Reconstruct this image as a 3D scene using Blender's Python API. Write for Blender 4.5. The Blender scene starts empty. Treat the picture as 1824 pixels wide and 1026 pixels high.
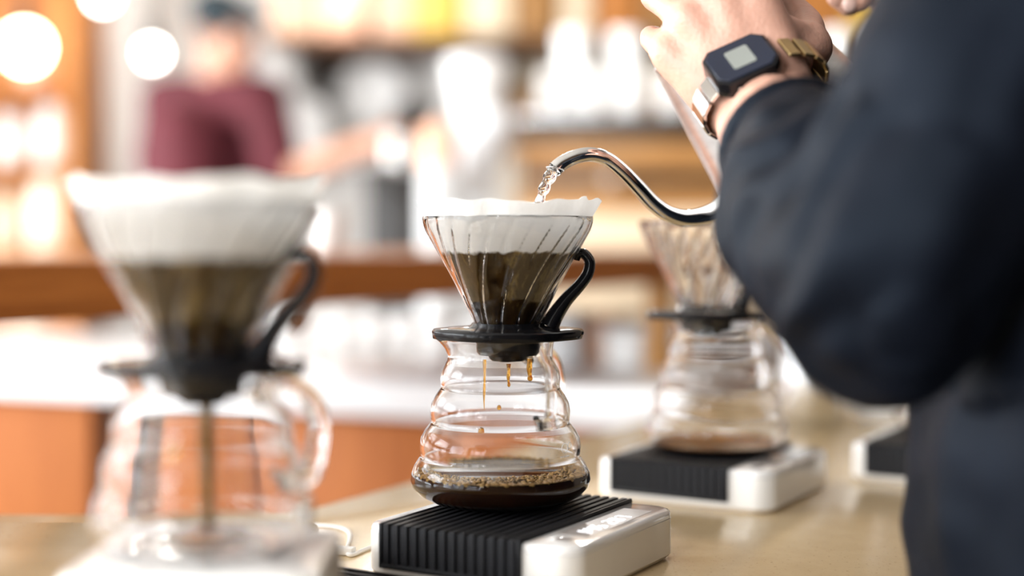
import bpy, bmesh, math, random
from mathutils import Vector, Matrix, noise
random.seed(7)
sc = bpy.context.scene
C = sc.collection
PI = math.pi
def R(d): return math.radians(d)

# ------------------------------------------------------------------ camera
EYE = 1.156                     # lens height; counter top is at COUNTER
COUNTER = 0.95
FPX = 50.0 / 36.0 * 1824        # focal length in photo pixels
PITCH = math.atan(88 / FPX)
cam_d = bpy.data.cameras.new('camera')
cam = bpy.data.objects.new('camera', cam_d); C.objects.link(cam)
cam.location = (0, 0, EYE)
cam.rotation_euler = (PI / 2 - PITCH, 0, 0)
cam_d.lens = 50; cam_d.sensor_width = 36; cam_d.clip_start = 0.02
cam_d.dof.use_dof = True
cam_d.dof.focus_distance = 0.905
cam_d.dof.aperture_fstop = 1.6
sc.camera = cam

# ------------------------------------------------------------------ daylight
world = bpy.data.worlds.new('world'); sc.world = world
world.use_nodes = True
bgn = world.node_tree.nodes['Background']
bgn.inputs['Color'].default_value = (0.86, 0.93, 1.0, 1)
bgn.inputs['Strength'].default_value = 0.5
def area(name, loc, rot, sx, sy, power, col=(1, 1, 1)):
    l = bpy.data.lights.new(name, 'AREA'); l.shape = 'RECTANGLE'
    l.size = sx; l.size_y = sy; l.energy = power; l.color = col
    o = bpy.data.objects.new(name, l); C.objects.link(o)
    o.location = loc; o.rotation_euler = rot
    return o
# one daylight source in each window opening
for i, y in enumerate((-0.9, 1.35, 3.6)):
    area('window_daylight', (-3.66, y, 1.75), (0, R(-90), 0), 1.9, 1.8, 122, (0.93, 0.97, 1.0))
area('window_daylight', (-2.2, -2.56, 1.75), (R(90), 0, 0), 1.8, 1.8, 150, (0.95, 0.98, 1.0))  # added fill from behind the lens, brightens the near filter
sc.view_settings.view_transform = 'Standard'
sc.view_settings.look = 'None'
sc.view_settings.gamma = 1.0
sc.view_settings.use_curve_mapping = False
sc.view_settings.exposure = 1.12
sc.cycles.max_bounces = 28
sc.cycles.transmission_bounces = 24
sc.cycles.glossy_bounces = 6
sc.cycles.diffuse_bounces = 4
sc.cycles.transparent_max_bounces = 16
sc.cycles.caustics_reflective = False
sc.cycles.caustics_refractive = True
sc.cycles.blur_glossy = 0.6
sc.cycles.sample_clamp_indirect = 12
sc.cycles.use_denoising = True

# ------------------------------------------------------------------ pixel -> place
def ray(px, py):
    d = Vector(((px - 912) / FPX, -(py - 513) / FPX, -1))
    return Matrix.Rotation(PI / 2 - PITCH, 3, 'X') @ d
def P(px, py, Y):               # point at depth Y
    d = ray(px, py); return Vector((0, 0, EYE)) + d * (Y / d.y)
def G(px, py, z):               # point on a level plane
    d = ray(px, py); return Vector((0, 0, EYE)) + d * ((z - EYE) / d.z)

# ------------------------------------------------------------------ materials
def nodes_of(name):
    m = bpy.data.materials.new(name); m.use_nodes = True
    nt = m.node_tree; b = nt.nodes['Principled BSDF']
    return m, nt, b
def mat(name, col, rough=0.5, metal=0.0, var=0.06, scale=40.0, bump=0.0, bscale=None, trans=0.0, ior=1.45,
        sheen=0.0, coat=0.0, stretch=(1, 1, 1), sss=0.0, spec=None):
    m, nt, b = nodes_of(name)
    b.inputs['Roughness'].default_value = rough
    b.inputs['Metallic'].default_value = metal
    b.inputs['Transmission Weight'].default_value = trans
    b.inputs['IOR'].default_value = ior
    if sheen: b.inputs['Sheen Weight'].default_value = sheen; b.inputs['Sheen Roughness'].default_value = 0.4
    if coat: b.inputs['Coat Weight'].default_value = coat; b.inputs['Coat Roughness'].default_value = 0.08
    if sss:
        b.inputs['Subsurface Weight'].default_value = sss
        b.inputs['Subsurface Radius'].default_value = (0.008, 0.003, 0.002); b.inputs['Subsurface Scale'].default_value = 0.6
    if spec is not None: b.inputs['Specular IOR Level'].default_value = spec
    tc = nt.nodes.new('ShaderNodeTexCoord'); mp = nt.nodes.new('ShaderNodeMapping')
    mp.inputs['Scale'].default_value = stretch
    nt.links.new(tc.outputs['Object'], mp.inputs['Vector'])
    n = nt.nodes.new('ShaderNodeTexNoise'); n.inputs['Scale'].default_value = scale; n.inputs['Detail'].default_value = 5
    nt.links.new(mp.outputs['Vector'], n.inputs['Vector'])
    r = nt.nodes.new('ShaderNodeValToRGB')
    c = list(col)
    r.color_ramp.elements[0].position = 0.3; r.color_ramp.elements[1].position = 0.7
    r.color_ramp.elements[0].color = (*[max(0, v * (1 - var)) for v in c], 1)
    r.color_ramp.elements[1].color = (*[min(1, v * (1 + var)) for v in c], 1)
    nt.links.new(n.outputs['Fac'], r.inputs['Fac']); nt.links.new(r.outputs['Color'], b.inputs['Base Color'])
    if bump:
        n2 = nt.nodes.new('ShaderNodeTexNoise'); n2.inputs['Scale'].default_value = bscale or scale * 3; n2.inputs['Detail'].default_value = 6
        nt.links.new(mp.outputs['Vector'], n2.inputs['Vector'])
        bp = nt.nodes.new('ShaderNodeBump'); bp.inputs['Strength'].default_value = bump; bp.inputs['Distance'].default_value = 0.002
        nt.links.new(n2.outputs['Fac'], bp.inputs['Height']); nt.links.new(bp.outputs['Normal'], b.inputs['Normal'])
    return m
def wood(name, c1, c2, rough=0.4, scale=6.0, stretch=(1, 12, 12), coat=0.0):
    m, nt, b = nodes_of(name); b.inputs['Specular IOR Level'].default_value = 0.2
    b.inputs['Roughness'].default_value = rough; b.inputs['Coat Weight'].default_value = coat; b.inputs['Coat Roughness'].default_value = 0.15
    tc = nt.nodes.new('ShaderNodeTexCoord'); mp = nt.nodes.new('ShaderNodeMapping'); mp.inputs['Scale'].default_value = stretch
    nt.links.new(tc.outputs['Object'], mp.inputs['Vector'])
    n = nt.nodes.new('ShaderNodeTexNoise'); n.inputs['Scale'].default_value = scale; n.inputs['Detail'].default_value = 8; n.inputs['Distortion'].default_value = 0.6
    nt.links.new(mp.outputs['Vector'], n.inputs['Vector'])
    r = nt.nodes.new('ShaderNodeValToRGB')
    r.color_ramp.elements[0].position = 0.32; r.color_ramp.elements[0].color = (*c1, 1)
    r.color_ramp.elements[1].position = 0.68; r.color_ramp.elements[1].color = (*c2, 1)
    nt.links.new(n.outputs['Fac'], r.inputs['Fac']); nt.links.new(r.outputs['Color'], b.inputs['Base Color'])
    bp = nt.nodes.new('ShaderNodeBump'); bp.inputs['Strength'].default_value = 0.15; bp.inputs['Distance'].default_value = 0.001
    nt.links.new(n.outputs['Fac'], bp.inputs['Height']); nt.links.new(bp.outputs['Normal'], b.inputs['Normal'])
    return m
def emit(name, col, strength):
    m, nt, b = nodes_of(name)
    b.inputs['Base Color'].default_value = (*col, 1)
    b.inputs['Emission Color'].default_value = (*col, 1); b.inputs['Emission Strength'].default_value = strength
    return m

M = {}
M['glass'] = mat('clear_glass', (1, 1, 1), 0.0, var=0.0, trans=1.0, ior=1.46)
M['water'] = mat('water', (1, 1, 1), 0.0, var=0.0, trans=1.0, ior=1.33)
M['amber'] = mat('amber_coffee_drip', (0.95, 0.50, 0.08), 0.02, var=0.1, trans=0.85, ior=1.34)
M['coffee'] = mat('black_coffee', (0.020, 0.0065, 0.002), 0.03, var=0.2, spec=0.25)
M['coffee_thin'] = mat('thin_coffee', (0.30, 0.12, 0.03), 0.05, var=0.2)
M['foam'] = mat('coffee_foam_bubble', (0.55, 0.32, 0.10), 0.1, var=0.4, scale=300, trans=0.2)
M['black_plastic'] = mat('black_plastic', (0.006, 0.006, 0.007), 0.14, var=0.2, spec=0.28)
M['black_rubber'] = mat('black_rubber', (0.010, 0.010, 0.012), 0.5, var=0.2, spec=0.25, bump=0.1, bscale=900)
M['white_plastic'] = mat('white_plastic', (0.86, 0.84, 0.81), 0.22, var=0.015, coat=0.4)
M['clear_plastic'] = mat('clear_top_plastic', (0.90, 0.88, 0.86), 0.08, var=0.01, coat=1.0)
M['steel'] = mat('polished_steel', (0.80, 0.79, 0.77), 0.07, 1.0, var=0.02)
M['satin_steel'] = mat('satin_steel', (0.84, 0.84, 0.84), 0.3, 1.0, var=0.12, scale=30, stretch=(1, 1, 4))
M['brushed_steel'] = mat('brushed_steel', (0.72, 0.72, 0.72), 0.22, 1.0, var=0.06, stretch=(1, 1, 30))
M['skin'] = mat('light_skin', (0.50, 0.275, 0.20), 0.45, var=0.14, scale=45, bump=0.25, bscale=420, sss=0.15)
M['skin2'] = mat('tan_skin', (0.44, 0.22, 0.14), 0.5, var=0.05)
M['nail'] = mat('finger_nail', (0.75, 0.50, 0.42), 0.25, var=0.03)
M['jacket'] = mat('black_navy_jacket', (0.0020, 0.0026, 0.0050), 0.58, var=0.35, scale=18, bump=0.25, bscale=700, spec=0.16)
M['jacket'].node_tree.nodes['Principled BSDF'].inputs['Specular Tint'].default_value = (0.62, 0.78, 1.0, 1)
M['trousers'] = mat('dark_trousers', (0.015, 0.016, 0.022), 0.85, var=0.2)
M['shirt'] = mat('maroon_shirt', (0.075, 0.006, 0.012), 0.85, var=0.2, scale=14, bump=0.2)
M['apron'] = mat('black_apron', (0.012, 0.011, 0.012), 0.8, var=0.2)
M['hair'] = mat('dark_hair', (0.02, 0.013, 0.01), 0.5, var=0.3, scale=120, bump=0.4)
M['cap'] = mat('dark_teal_cap', (0.012, 0.022, 0.028), 0.8, var=0.2)
M['eye'] = mat('eye_white', (0.8, 0.8, 0.78), 0.15, var=0.02)
M['lip'] = mat('lip', (0.5, 0.2, 0.17), 0.4, var=0.05)
M['shoe'] = mat('dark_shoe', (0.02, 0.018, 0.016), 0.5, var=0.1)
M['ceramic'] = mat('white_ceramic', (0.86, 0.85, 0.83), 0.12, var=0.02, coat=0.6)
M['grey_ceramic'] = mat('pale_grey_ceramic', (0.66, 0.66, 0.65), 0.2, var=0.03, coat=0.4)
M['white_top'] = mat('white_quartz', (0.82, 0.81, 0.81), 0.22, var=0.02, scale=8)
M['wall'] = mat('white_wall_paint', (0.80, 0.78, 0.75), 0.75, var=0.03, scale=3, bump=0.05)
M['front_wall'] = mat('dark_brown_wall', (0.07, 0.045, 0.03), 0.8, var=0.1, scale=3)
M['right_wall'] = mat('grey_brown_wall', (0.22, 0.18, 0.15), 0.8, var=0.1, scale=3)
M['ceil'] = mat('ceiling_paint', (0.45, 0.43, 0.40), 0.8, var=0.02, scale=3)
M['pillar'] = mat('white_pillar_paint', (0.84, 0.83, 0.80), 0.7, var=0.02, scale=5)
M['floor'] = mat('grey_concrete_floor', (0.14, 0.12, 0.105), 0.55, var=0.15, scale=3, bump=0.1)
M['table_wood'] = wood('table_wood', (0.26, 0.080, 0.016), (0.43, 0.150, 0.034), 0.5, 5.0, (1.2, 9, 14), 0.0)
M['panel_wood'] = wood('orange_panel_wood', (0.29, 0.080, 0.014), (0.37, 0.115, 0.022), 0.6, 4.0, (8, 8, 0.8))
M['dark_wood'] = wood('dark_wood', (0.075, 0.03, 0.012), (0.14, 0.06, 0.025), 0.5, 5.0, (8, 8, 0.8))
M['gold_wood'] = wood('golden_wood', (0.26, 0.12, 0.035), (0.40, 0.205, 0.07), 0.45, 5.0, (1, 9, 9))
M['cream_wood'] = wood('cream_wood', (0.72, 0.55, 0.36), (0.82, 0.68, 0.50), 0.45, 5.0, (1, 9, 9))
M['orange_wood'] = wood('orange_shelf_wood', (0.40, 0.14, 0.03), (0.54, 0.22, 0.06), 0.5, 4.0, (5, 5, 1))
M['black_metal'] = mat('black_machine_metal', (0.018, 0.015, 0.013), 0.35, var=0.2)
M['grey_metal'] = mat('light_grey_enamel', (0.60, 0.61, 0.62), 0.3, var=0.03)
M['copper'] = mat('peach_copper', (0.80, 0.45, 0.30), 0.35, 0.3, var=0.08)
M['peach'] = mat('peach_paper', (0.80, 0.50, 0.34), 0.7, var=0.12, scale=9)
M['yellow'] = mat('mustard_tin', (0.68, 0.42, 0.07), 0.4, var=0.1)
M['beige_jar'] = mat('beige_stoneware', (0.62, 0.47, 0.33), 0.4, var=0.12)
M['cream_jar'] = mat('cream_stoneware', (0.72, 0.64, 0.52), 0.35, var=0.05)
M['cable'] = mat('white_cable', (0.85, 0.84, 0.82), 0.4, var=0.02)
M['bulb_warm'] = emit('warm_bulb', (1.0, 0.80, 0.52), 14)
M['bulb_white'] = emit('white_bulb', (1.0, 0.95, 0.88), 12)
M['bulb_fill'] = emit('white_fill_bulb', (1.0, 0.97, 0.93), 45)  # strong bulb for the lamps added above the view
M['led'] = emit('white_led_digit', (0.95, 0.97, 1.0), 0.42)
M['lcd'] = mat('grey_lcd', (0.20, 0.21, 0.19), 0.2, var=0.04)
M['watch_blue'] = mat('blue_black_watch', (0.006, 0.010, 0.024), 0.12, 0.1, var=0.1, coat=0.3)
M['watch_gold'] = mat('brass_watch_band', (0.50, 0.36, 0.17), 0.28, 1.0, var=0.08)
M['kettle_black'] = mat('black_handle', (0.012, 0.011, 0.011), 0.3, var=0.1)

# stone counter: warm polished concrete with fine specks
m, nt, b = nodes_of('beige_stone'); M['stone'] = m
b.inputs['Roughness'].default_value = 0.2; b.inputs['Coat Weight'].default_value = 0.25; b.inputs['Coat Roughness'].default_value = 0.12
tc = nt.nodes.new('ShaderNodeTexCoord')
n1 = nt.nodes.new('ShaderNodeTexNoise'); n1.inputs['Scale'].default_value = 7; n1.inputs['Detail'].default_value = 9; n1.inputs['Roughness'].default_value = 0.65
n2 = nt.nodes.new('ShaderNodeTexNoise'); n2.inputs['Scale'].default_value = 420; n2.inputs['Detail'].default_value = 2
for n in (n1, n2): nt.links.new(tc.outputs['Object'], n.inputs['Vector'])
r1 = nt.nodes.new('ShaderNodeValToRGB'); r1.color_ramp.elements[0].position = 0.3; r1.color_ramp.elements[1].position = 0.7
r1.color_ramp.elements[0].color = (0.60, 0.43, 0.225, 1); r1.color_ramp.elements[1].color = (0.77, 0.585, 0.345, 1)
r2 = nt.nodes.new('ShaderNodeValToRGB'); r2.color_ramp.elements[0].position = 0.25; r2.color_ramp.elements[1].position = 0.36
r2.color_ramp.elements[0].color = (0.62, 0.55, 0.45, 1); r2.color_ramp.elements[1].color = (1, 1, 1, 1)
mx = nt.nodes.new('ShaderNodeMix'); mx.data_type = 'RGBA'; mx.blend_type = 'MULTIPLY'; mx.inputs[0].default_value = 1
nt.links.new(n1.outputs['Fac'], r1.inputs['Fac']); nt.links.new(n2.outputs['Fac'], r2.inputs['Fac'])
nt.links.new(r1.outputs['Color'], mx.inputs[6]); nt.links.new(r2.outputs['Color'], mx.inputs[7])
nt.links.new(mx.outputs[2], b.inputs['Base Color'])

# filter paper: white, stained brown by the wet coffee below the level STAIN (local z)
def paper(name, stain):
    m = bpy.data.materials.new(name); m.use_nodes = True; nt = m.node_tree; nt.nodes.clear()
    L = nt.links.new
    out = nt.nodes.new('ShaderNodeOutputMaterial'); tc = nt.nodes.new('ShaderNodeTexCoord')
    sep = nt.nodes.new('ShaderNodeSeparateXYZ'); L(tc.outputs['Object'], sep.inputs[0])
    nz = nt.nodes.new('ShaderNodeTexNoise'); nz.inputs['Scale'].default_value = 150; nz.inputs['Detail'].default_value = 6; L(tc.outputs['Object'], nz.inputs['Vector'])
    add = nt.nodes.new('ShaderNodeMath'); add.operation = 'MULTIPLY_ADD'; add.inputs[1].default_value = 0.006; L(nz.outputs['Fac'], add.inputs[0]); L(sep.outputs['Z'], add.inputs[2])
    mr = nt.nodes.new('ShaderNodeMapRange'); mr.inputs['From Min'].default_value = stain + 0.0022; mr.inputs['From Max'].default_value = stain + 0.0040; L(add.outputs[0], mr.inputs['Value'])
    mp = nt.nodes.new('ShaderNodeMapping'); mp.inputs['Scale'].default_value = (1, 1, 0.16); L(tc.outputs['Object'], mp.inputs['Vector'])
    n2 = nt.nodes.new('ShaderNodeTexNoise'); n2.inputs['Scale'].default_value = 62; n2.inputs['Detail'].default_value = 8; n2.inputs['Roughness'].default_value = 0.6; L(mp.outputs['Vector'], n2.inputs['Vector'])
    rb = nt.nodes.new('ShaderNodeValToRGB')
    rb.color_ramp.elements[0].position = 0.36; rb.color_ramp.elements[0].color = (0.030, 0.014, 0.004, 1)
    rb.color_ramp.elements[1].position = 0.72; rb.color_ramp.elements[1].color = (0.52, 0.34, 0.095, 1)
    e = rb.color_ramp.elements.new(0.55); e.color = (0.095, 0.048, 0.012, 1)
    L(n2.outputs['Fac'], rb.inputs['Fac'])
    mx = nt.nodes.new('ShaderNodeMix'); mx.data_type = 'RGBA'; L(mr.outputs[0], mx.inputs[0]); L(rb.outputs['Color'], mx.inputs[6]); mx.inputs[7].default_value = (0.90, 0.89, 0.87, 1)
    nb = nt.nodes.new('ShaderNodeTexNoise'); nb.inputs['Scale'].default_value = 260; nb.inputs['Detail'].default_value = 5; L(tc.outputs['Object'], nb.inputs['Vector'])
    bp = nt.nodes.new('ShaderNodeBump'); bp.inputs['Strength'].default_value = 0.4; bp.inputs['Distance'].default_value = 0.0012; L(nb.outputs['Fac'], bp.inputs['Height'])
    d = nt.nodes.new('ShaderNodeBsdfDiffuse'); t = nt.nodes.new('ShaderNodeBsdfTranslucent'); ms = nt.nodes.new('ShaderNodeMixShader')
    L(mx.outputs[2], d.inputs['Color']); L(mx.outputs[2], t.inputs['Color']); L(bp.outputs['Normal'], d.inputs['Normal'])
    ms.inputs[0].default_value = 0.46; L(d.outputs[0], ms.inputs[1]); L(t.outputs[0], ms.inputs[2]); L(ms.outputs[0], out.inputs['Surface'])
    return m
# thin window pane
m = bpy.data.materials.new('window_pane_glass'); m.use_nodes = True; nt = m.node_tree; nt.nodes.clear(); M['pane'] = m
o_ = nt.nodes.new('ShaderNodeOutputMaterial'); tr = nt.nodes.new('ShaderNodeBsdfTransparent'); gl = nt.nodes.new('ShaderNodeBsdfGlossy'); gl.inputs['Roughness'].default_value = 0.02
ms = nt.nodes.new('ShaderNodeMixShader'); ms.inputs[0].default_value = 0.06
nt.links.new(tr.outputs[0], ms.inputs[1]); nt.links.new(gl.outputs[0], ms.inputs[2]); nt.links.new(ms.outputs[0], o_.inputs['Surface'])

# ------------------------------------------------------------------ mesh helpers
class MB:
    def __init__(s): s.v = []; s.f = []
    def add(s, vs, fs):
        k = len(s.v); s.v += [tuple(v) for v in vs]; s.f += [tuple(i + k for i in f) for f in fs]; return s
    def box(s, lo, hi, mtx=None):
        x0, y0, z0 = lo; x1, y1, z1 = hi
        vs = [Vector(p) for p in ((x0, y0, z0), (x1, y0, z0), (x1, y1, z0), (x0, y1, z0), (x0, y0, z1), (x1, y0, z1), (x1, y1, z1), (x0, y1, z1))]
        if mtx is not None: vs = [mtx @ v for v in vs]
        return s.add(vs, [(0, 3, 2, 1), (4, 5, 6, 7), (0, 1, 5, 4), (1, 2, 6, 5), (2, 3, 7, 6), (3, 0, 4, 7)])
    def prism(s, pts, z0, z1):          # convex or simple polygon, counter-clockwise
        n = len(pts)
        vs = [(x, y, z0) for x, y in pts] + [(x, y, z1) for x, y in pts]
        fs = [tuple(range(n - 1, -1, -1)), tuple(range(n, 2 * n))] + [(i, (i + 1) % n, n + (i + 1) % n, n + i) for i in range(n)]
        return s.add(vs, fs)
    def lathe(s, prof, n=48, mtx=None, rfun=None, closed=False):   # prof: (r, z); ends with r<=1e-6 become poles
        rings = []; vs = []
        for j, (r, z) in enumerate(prof):
            if r <= 1e-6: rings.append([len(vs)]); vs.append(Vector((0, 0, z)))
            else:
                ring = []
                for i in range(n):
                    a = 2 * PI * i / n; rr = r if rfun is None else rfun(r, z, a, j)
                    ring.append(len(vs)); vs.append(Vector((rr * math.cos(a), rr * math.sin(a), z)))
                rings.append(ring)
        fs = []
        seq = list(range(len(rings) - 1)) + ([-1] if closed else [])
        for j in seq:
            A, B = rings[j], rings[j + 1] if j >= 0 else rings[0]
            if len(A) == 1 and len(B) == 1: continue
            for i in range(n):
                k = (i + 1) % n
                if len(A) == 1: fs.append((A[0], B[k], B[i]))
                elif len(B) == 1: fs.append((A[i], A[k], B[0]))
                else: fs.append((A[i], A[k], B[k], B[i]))
        if mtx is not None: vs = [mtx @ v for v in vs]
        return s.add(vs, fs)
    def tube(s, pts, rad, n=12, caps=True, flat=1.0, up=None, hollow=0.0):   # flat scales the second cross axis
        pts = [Vector(p) for p in pts]
        if not hasattr(rad, '__len__'): rad = [rad] * len(pts)
        vs = []; prev = None
        for i, p in enumerate(pts):
            t = (pts[min(i + 1, len(pts) - 1)] - pts[max(i - 1, 0)]).normalized()
            if prev is None:
                ref = Vector(up) if up else (Vector((0, 0, 1)) if abs(t.z) < 0.9 else Vector((1, 0, 0)))
                a = t.cross(ref).normalized()
            else: a = (prev - t * prev.dot(t)).normalized()
            prev = a; bb = t.cross(a).normalized()
            for k in range(n):
                th = 2 * PI * k / n
                vs.append(p + a * (math.cos(th) * rad[i] * flat) + bb * (math.sin(th) * rad[i]))
        fs = [(j * n + k, j * n + (k + 1) % n, (j + 1) * n + (k + 1) % n, (j + 1) * n + k) for j in range(len(pts) - 1) for k in range(n)]
        if caps: fs += [tuple(range(n - 1, -1, -1)), tuple((len(pts) - 1) * n + k for k in range(n))]
        return s.add(vs, fs)
    def capsule(s, p0, p1, r0, r1, n=14, m=5):      # tapered, round ends
        p0, p1 = Vector(p0), Vector(p1); d = p1 - p0; L = d.length
        prof = [(0, -r0)] + [(r0 * math.cos(t), r0 * math.sin(t)) for t in [(-PI / 2) * (1 - i / m) for i in range(1, m + 1)]]
        prof += [(r1 * math.cos(t), L + r1 * math.sin(t)) for t in [PI / 2 * i / m for i in range(0, m)]] + [(0, L + r1)]
        q = d.to_track_quat('Z', 'Y').to_matrix().to_4x4() if L > 1e-9 else Matrix.Identity(4)
        return s.lathe(prof, n, Matrix.Translation(p0) @ q)
    def ball(s, c, r, sc3=(1, 1, 1), n=16, m=8, mtx=None):
        prof = [(0, -1)] + [(math.cos(t), math.sin(t)) for t in [-PI / 2 + PI * i / m for i in range(1, m)]] + [(0, 1)]
        T = Matrix.Translation(c) @ (mtx.to_4x4() if mtx is not None else Matrix.Identity(4)) @ Matrix.Diagonal((r * sc3[0], r * sc3[1], r * sc3[2], 1))
        return s.lathe(prof, n, T)
    def build(s, name, material, parent=None, smooth=35, bevel=0, seg=2, loc=None):
        me = bpy.data.meshes.new(name)
        me.from_pydata(s.v, [], s.f)
        if bevel:
            bm = bmesh.new(); bm.from_mesh(me)
            es = [e for e in bm.edges if len(e.link_faces) == 2 and e.calc_face_angle(0) > 0.6]
            bmesh.ops.bevel(bm, geom=es, offset=bevel, segments=seg, profile=0.5, affect='EDGES')
            bm.to_mesh(me); bm.free()
        me.validate(); me.update()
        if smooth:
            me.shade_smooth(); me.set_sharp_from_angle(angle=R(smooth))
        mm = M[material] if isinstance(material, str) else material
        me.materials.append(mm)
        o = bpy.data.objects.new(name, me); C.objects.link(o)
        if parent is not None: o.parent = parent
        if loc is not None: o.location = loc
        return o
def shifted(mb, origin):       # world-space vertices -> local to origin
    ox, oy, oz = origin; mb.v = [(x - ox, y - oy, z - oz) for x, y, z in mb.v]; return mb
def tag(o, label=None, cat=None, group=None, kind=None):
    if label: o['label'] = label
    if cat: o['category'] = cat
    if group: o['group'] = group
    if kind: o['kind'] = kind
    return o
def thing(name, label, cat, loc=(0, 0, 0), rz=0, group=None):
    o = bpy.data.objects.new(name, None); C.objects.link(o); o.empty_display_size = 0.05
    o.location = loc; o.rotation_euler = (0, 0, rz)
    return tag(o, label, cat, group)
def struct(o): o['kind'] = 'structure'; return o
def smooth_path(pts, k=6):     # Catmull-Rom
    pts = [Vector(p) for p in pts]; out = []
    for i in range(len(pts) - 1):
        p0, p1, p2, p3 = pts[max(i - 1, 0)], pts[i], pts[i + 1], pts[min(i + 2, len(pts) - 1)]
        for j in range(k):
            t = j / k
            out.append(0.5 * ((2 * p1) + (p2 - p0) * t + (2 * p0 - 5 * p1 + 4 * p2 - p3) * t * t + (-p0 + 3 * p1 - 3 * p2 + p3) * t ** 3))
    return out + [pts[-1]]
def lerp_list(vals, n):
    out = []
    for i in range(n):
        t = i / (n - 1) * (len(vals) - 1); j = min(int(t), len(vals) - 2); out.append(vals[j] + (vals[j + 1] - vals[j]) * (t - j))
    return out
def fuse(mb, name, material, parent, voxel, smooth_it=6, origin=(0, 0, 0), disp=None):   # union of overlapping closed shapes into one continuous skin
    shifted(mb, origin)
    me = bpy.data.meshes.new(name + '_raw'); me.from_pydata(mb.v, [], mb.f); me.update()
    o = bpy.data.objects.new(name, me); C.objects.link(o)
    md = o.modifiers.new('remesh', 'REMESH'); md.mode = 'VOXEL'; md.voxel_size = voxel
    if smooth_it: s = o.modifiers.new('smooth', 'SMOOTH'); s.factor = 0.5; s.iterations = smooth_it
    dg = bpy.context.evaluated_depsgraph_get(); dg.update()
    new = bpy.data.meshes.new_from_object(o.evaluated_get(dg)); o.modifiers.clear(); o.data = new; bpy.data.meshes.remove(me); new.name = name
    if disp:
        ns = [v.normal.copy() for v in new.vertices]
        for v, nn in zip(new.vertices, ns): v.co += nn * disp(v.co)
    new.update(); new.shade_smooth()
    new.materials.clear(); new.materials.append(M[material] if isinstance(material, str) else material)
    if parent is not None: o.parent = parent
    return o
EX = Vector((math.cos(R(-30)), math.sin(R(-30)), 0))      # across the brew counter, towards the barista
EY = Vector((-EX.y, EX.x, 0))                             # along the brew counter, away from the lens

# ================================================================== ROOM
X0, X1, Y0, Y1, ZC = -3.6, 3.4, -2.5, 5.2, 3.2
struct(MB().box((X0 - .2, Y0 - .2, -0.1), (X1 + .2, Y1 + .2, 0)).build('floor', 'floor', smooth=0))
struct(MB().box((X0 - .2, Y0 - .2, ZC), (X1 + .2, Y1 + .2, ZC + .1)).build('ceiling', 'ceil', smooth=0))
struct(MB().box((X0 - .2, Y1, 0), (X1 + .2, Y1 + .12, ZC)).build('wall_back', 'wall', smooth=0))
struct(MB().box((X1, Y0, 0), (X1 + .12, Y1, ZC)).build('wall_right', 'right_wall', smooth=0))
w = MB().box((X0 - .12, Y0, 0), (X0, Y1, .85)).box((X0 - .12, Y0, 2.65), (X0, Y1, ZC))
ys = [Y0, -1.85, .05, .4, 2.3, 2.65, 4.55, Y1]
for i in range(0, 8, 2): w.box((X0 - .12, ys[i], .85), (X0, ys[i + 1], 2.65))
struct(w.build('wall_left', 'wall', smooth=0))
w = MB().box((X0 - .12, Y0 - .12, 0), (X1 + .12, Y0, .85)).box((X0 - .12, Y0 - .12, 2.65), (X1 + .12, Y0, ZC)).box((X0 - .12, Y0 - .12, .85), (-3.15, Y0, 2.65)).box((-1.25, Y0 - .12, .85), (X1 + .12, Y0, 2.65))
struct(w.build('wall_front', 'front_wall', smooth=0))
k = 1
for i in (1, 3, 5):
    a, b_ = ys[i], ys[i + 1]; f = MB(); x = X0 - .08
    for (p, q) in (((a, .85), (a + .05, 2.65)), ((b_ - .05, .85), (b_, 2.65)), ((a, .85), (b_, .9)), ((a, 2.6), (b_, 2.65)), (((a + b_) / 2 - .02, .85), ((a + b_) / 2 + .02, 2.65))):
        f.box((x, p[0], p[1]), (x + .05, q[0], q[1]))
    wn = struct(f.build('window_%d' % k, 'dark_wood', smooth=0)); k += 1
    MB().box((x + .02, a, .85), (x + .025, b_, 2.65)).build('pane', 'pane', wn, smooth=0)
f = MB(); y = Y0 - .08
for (p, q) in (((-3.15, .85), (-3.10, 2.65)), ((-1.30, .85), (-1.25, 2.65)), ((-3.15, .85), (-1.25, .9)), ((-3.15, 2.6), (-1.25, 2.65)), ((-2.22, .85), (-2.18, 2.65))): f.box((p[0], y, p[1]), (q[0], y + .05, q[1]))
wn = struct(f.build('window_%d' % k, 'dark_wood', smooth=0))  # unseen window added behind the lens for the fill light
MB().box((-3.15, y + .02, .85), (-1.25, y + .025, 2.65)).build('pane', 'pane', wn, smooth=0)
# white pillar between the shelving and the person in maroon
pl = P(200, 200, 4.75)
struct(MB().box((pl.x - .115, 4.65, 0), (pl.x + .115, 4.88, ZC)).build('trim_1', 'pillar', smooth=0, bevel=.008))

# ================================================================== BREW COUNTER
def along(o, t): return (o[0] + EY.x * t, o[1] + EY.y * t)
RE = (0.247, 0.862); LE = (-0.155, 1.08)
ctop = thing('brew_counter', 'beige polished stone brew counter carrying the row of coffee scales', 'counter', (0.05, 0.95, 0))
def ctr(pts): return [(x - 0.05, y - 0.95) for x, y in pts]
poly = [along(RE, -1.05), along(RE, 1.3), along(LE, 1.25), LE, (-0.22, 1.058), (-1.25, 1.058), (-1.25, along(RE, -1.05)[1])]
tt = MB().prism(ctr(poly), COUNTER - .04, COUNTER)
tt.build('counter_top', 'stone', ctop, smooth=30, bevel=.003)
ins = [along((RE[0] - .035, RE[1] + .02), -1.0), along((RE[0] - .035, RE[1] + .02), 1.25), along((LE[0] + .05, LE[1] + .0), 1.2), (LE[0] + .05, LE[1] - .03), (-0.22, 1.02), (-1.2, 1.02), (-1.2, along(RE, -1.0)[1])]
MB().prism(ctr(ins), 0.08, COUNTER - .0405).build('cabinet_base', 'dark_wood', ctop, smooth=0)
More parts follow.
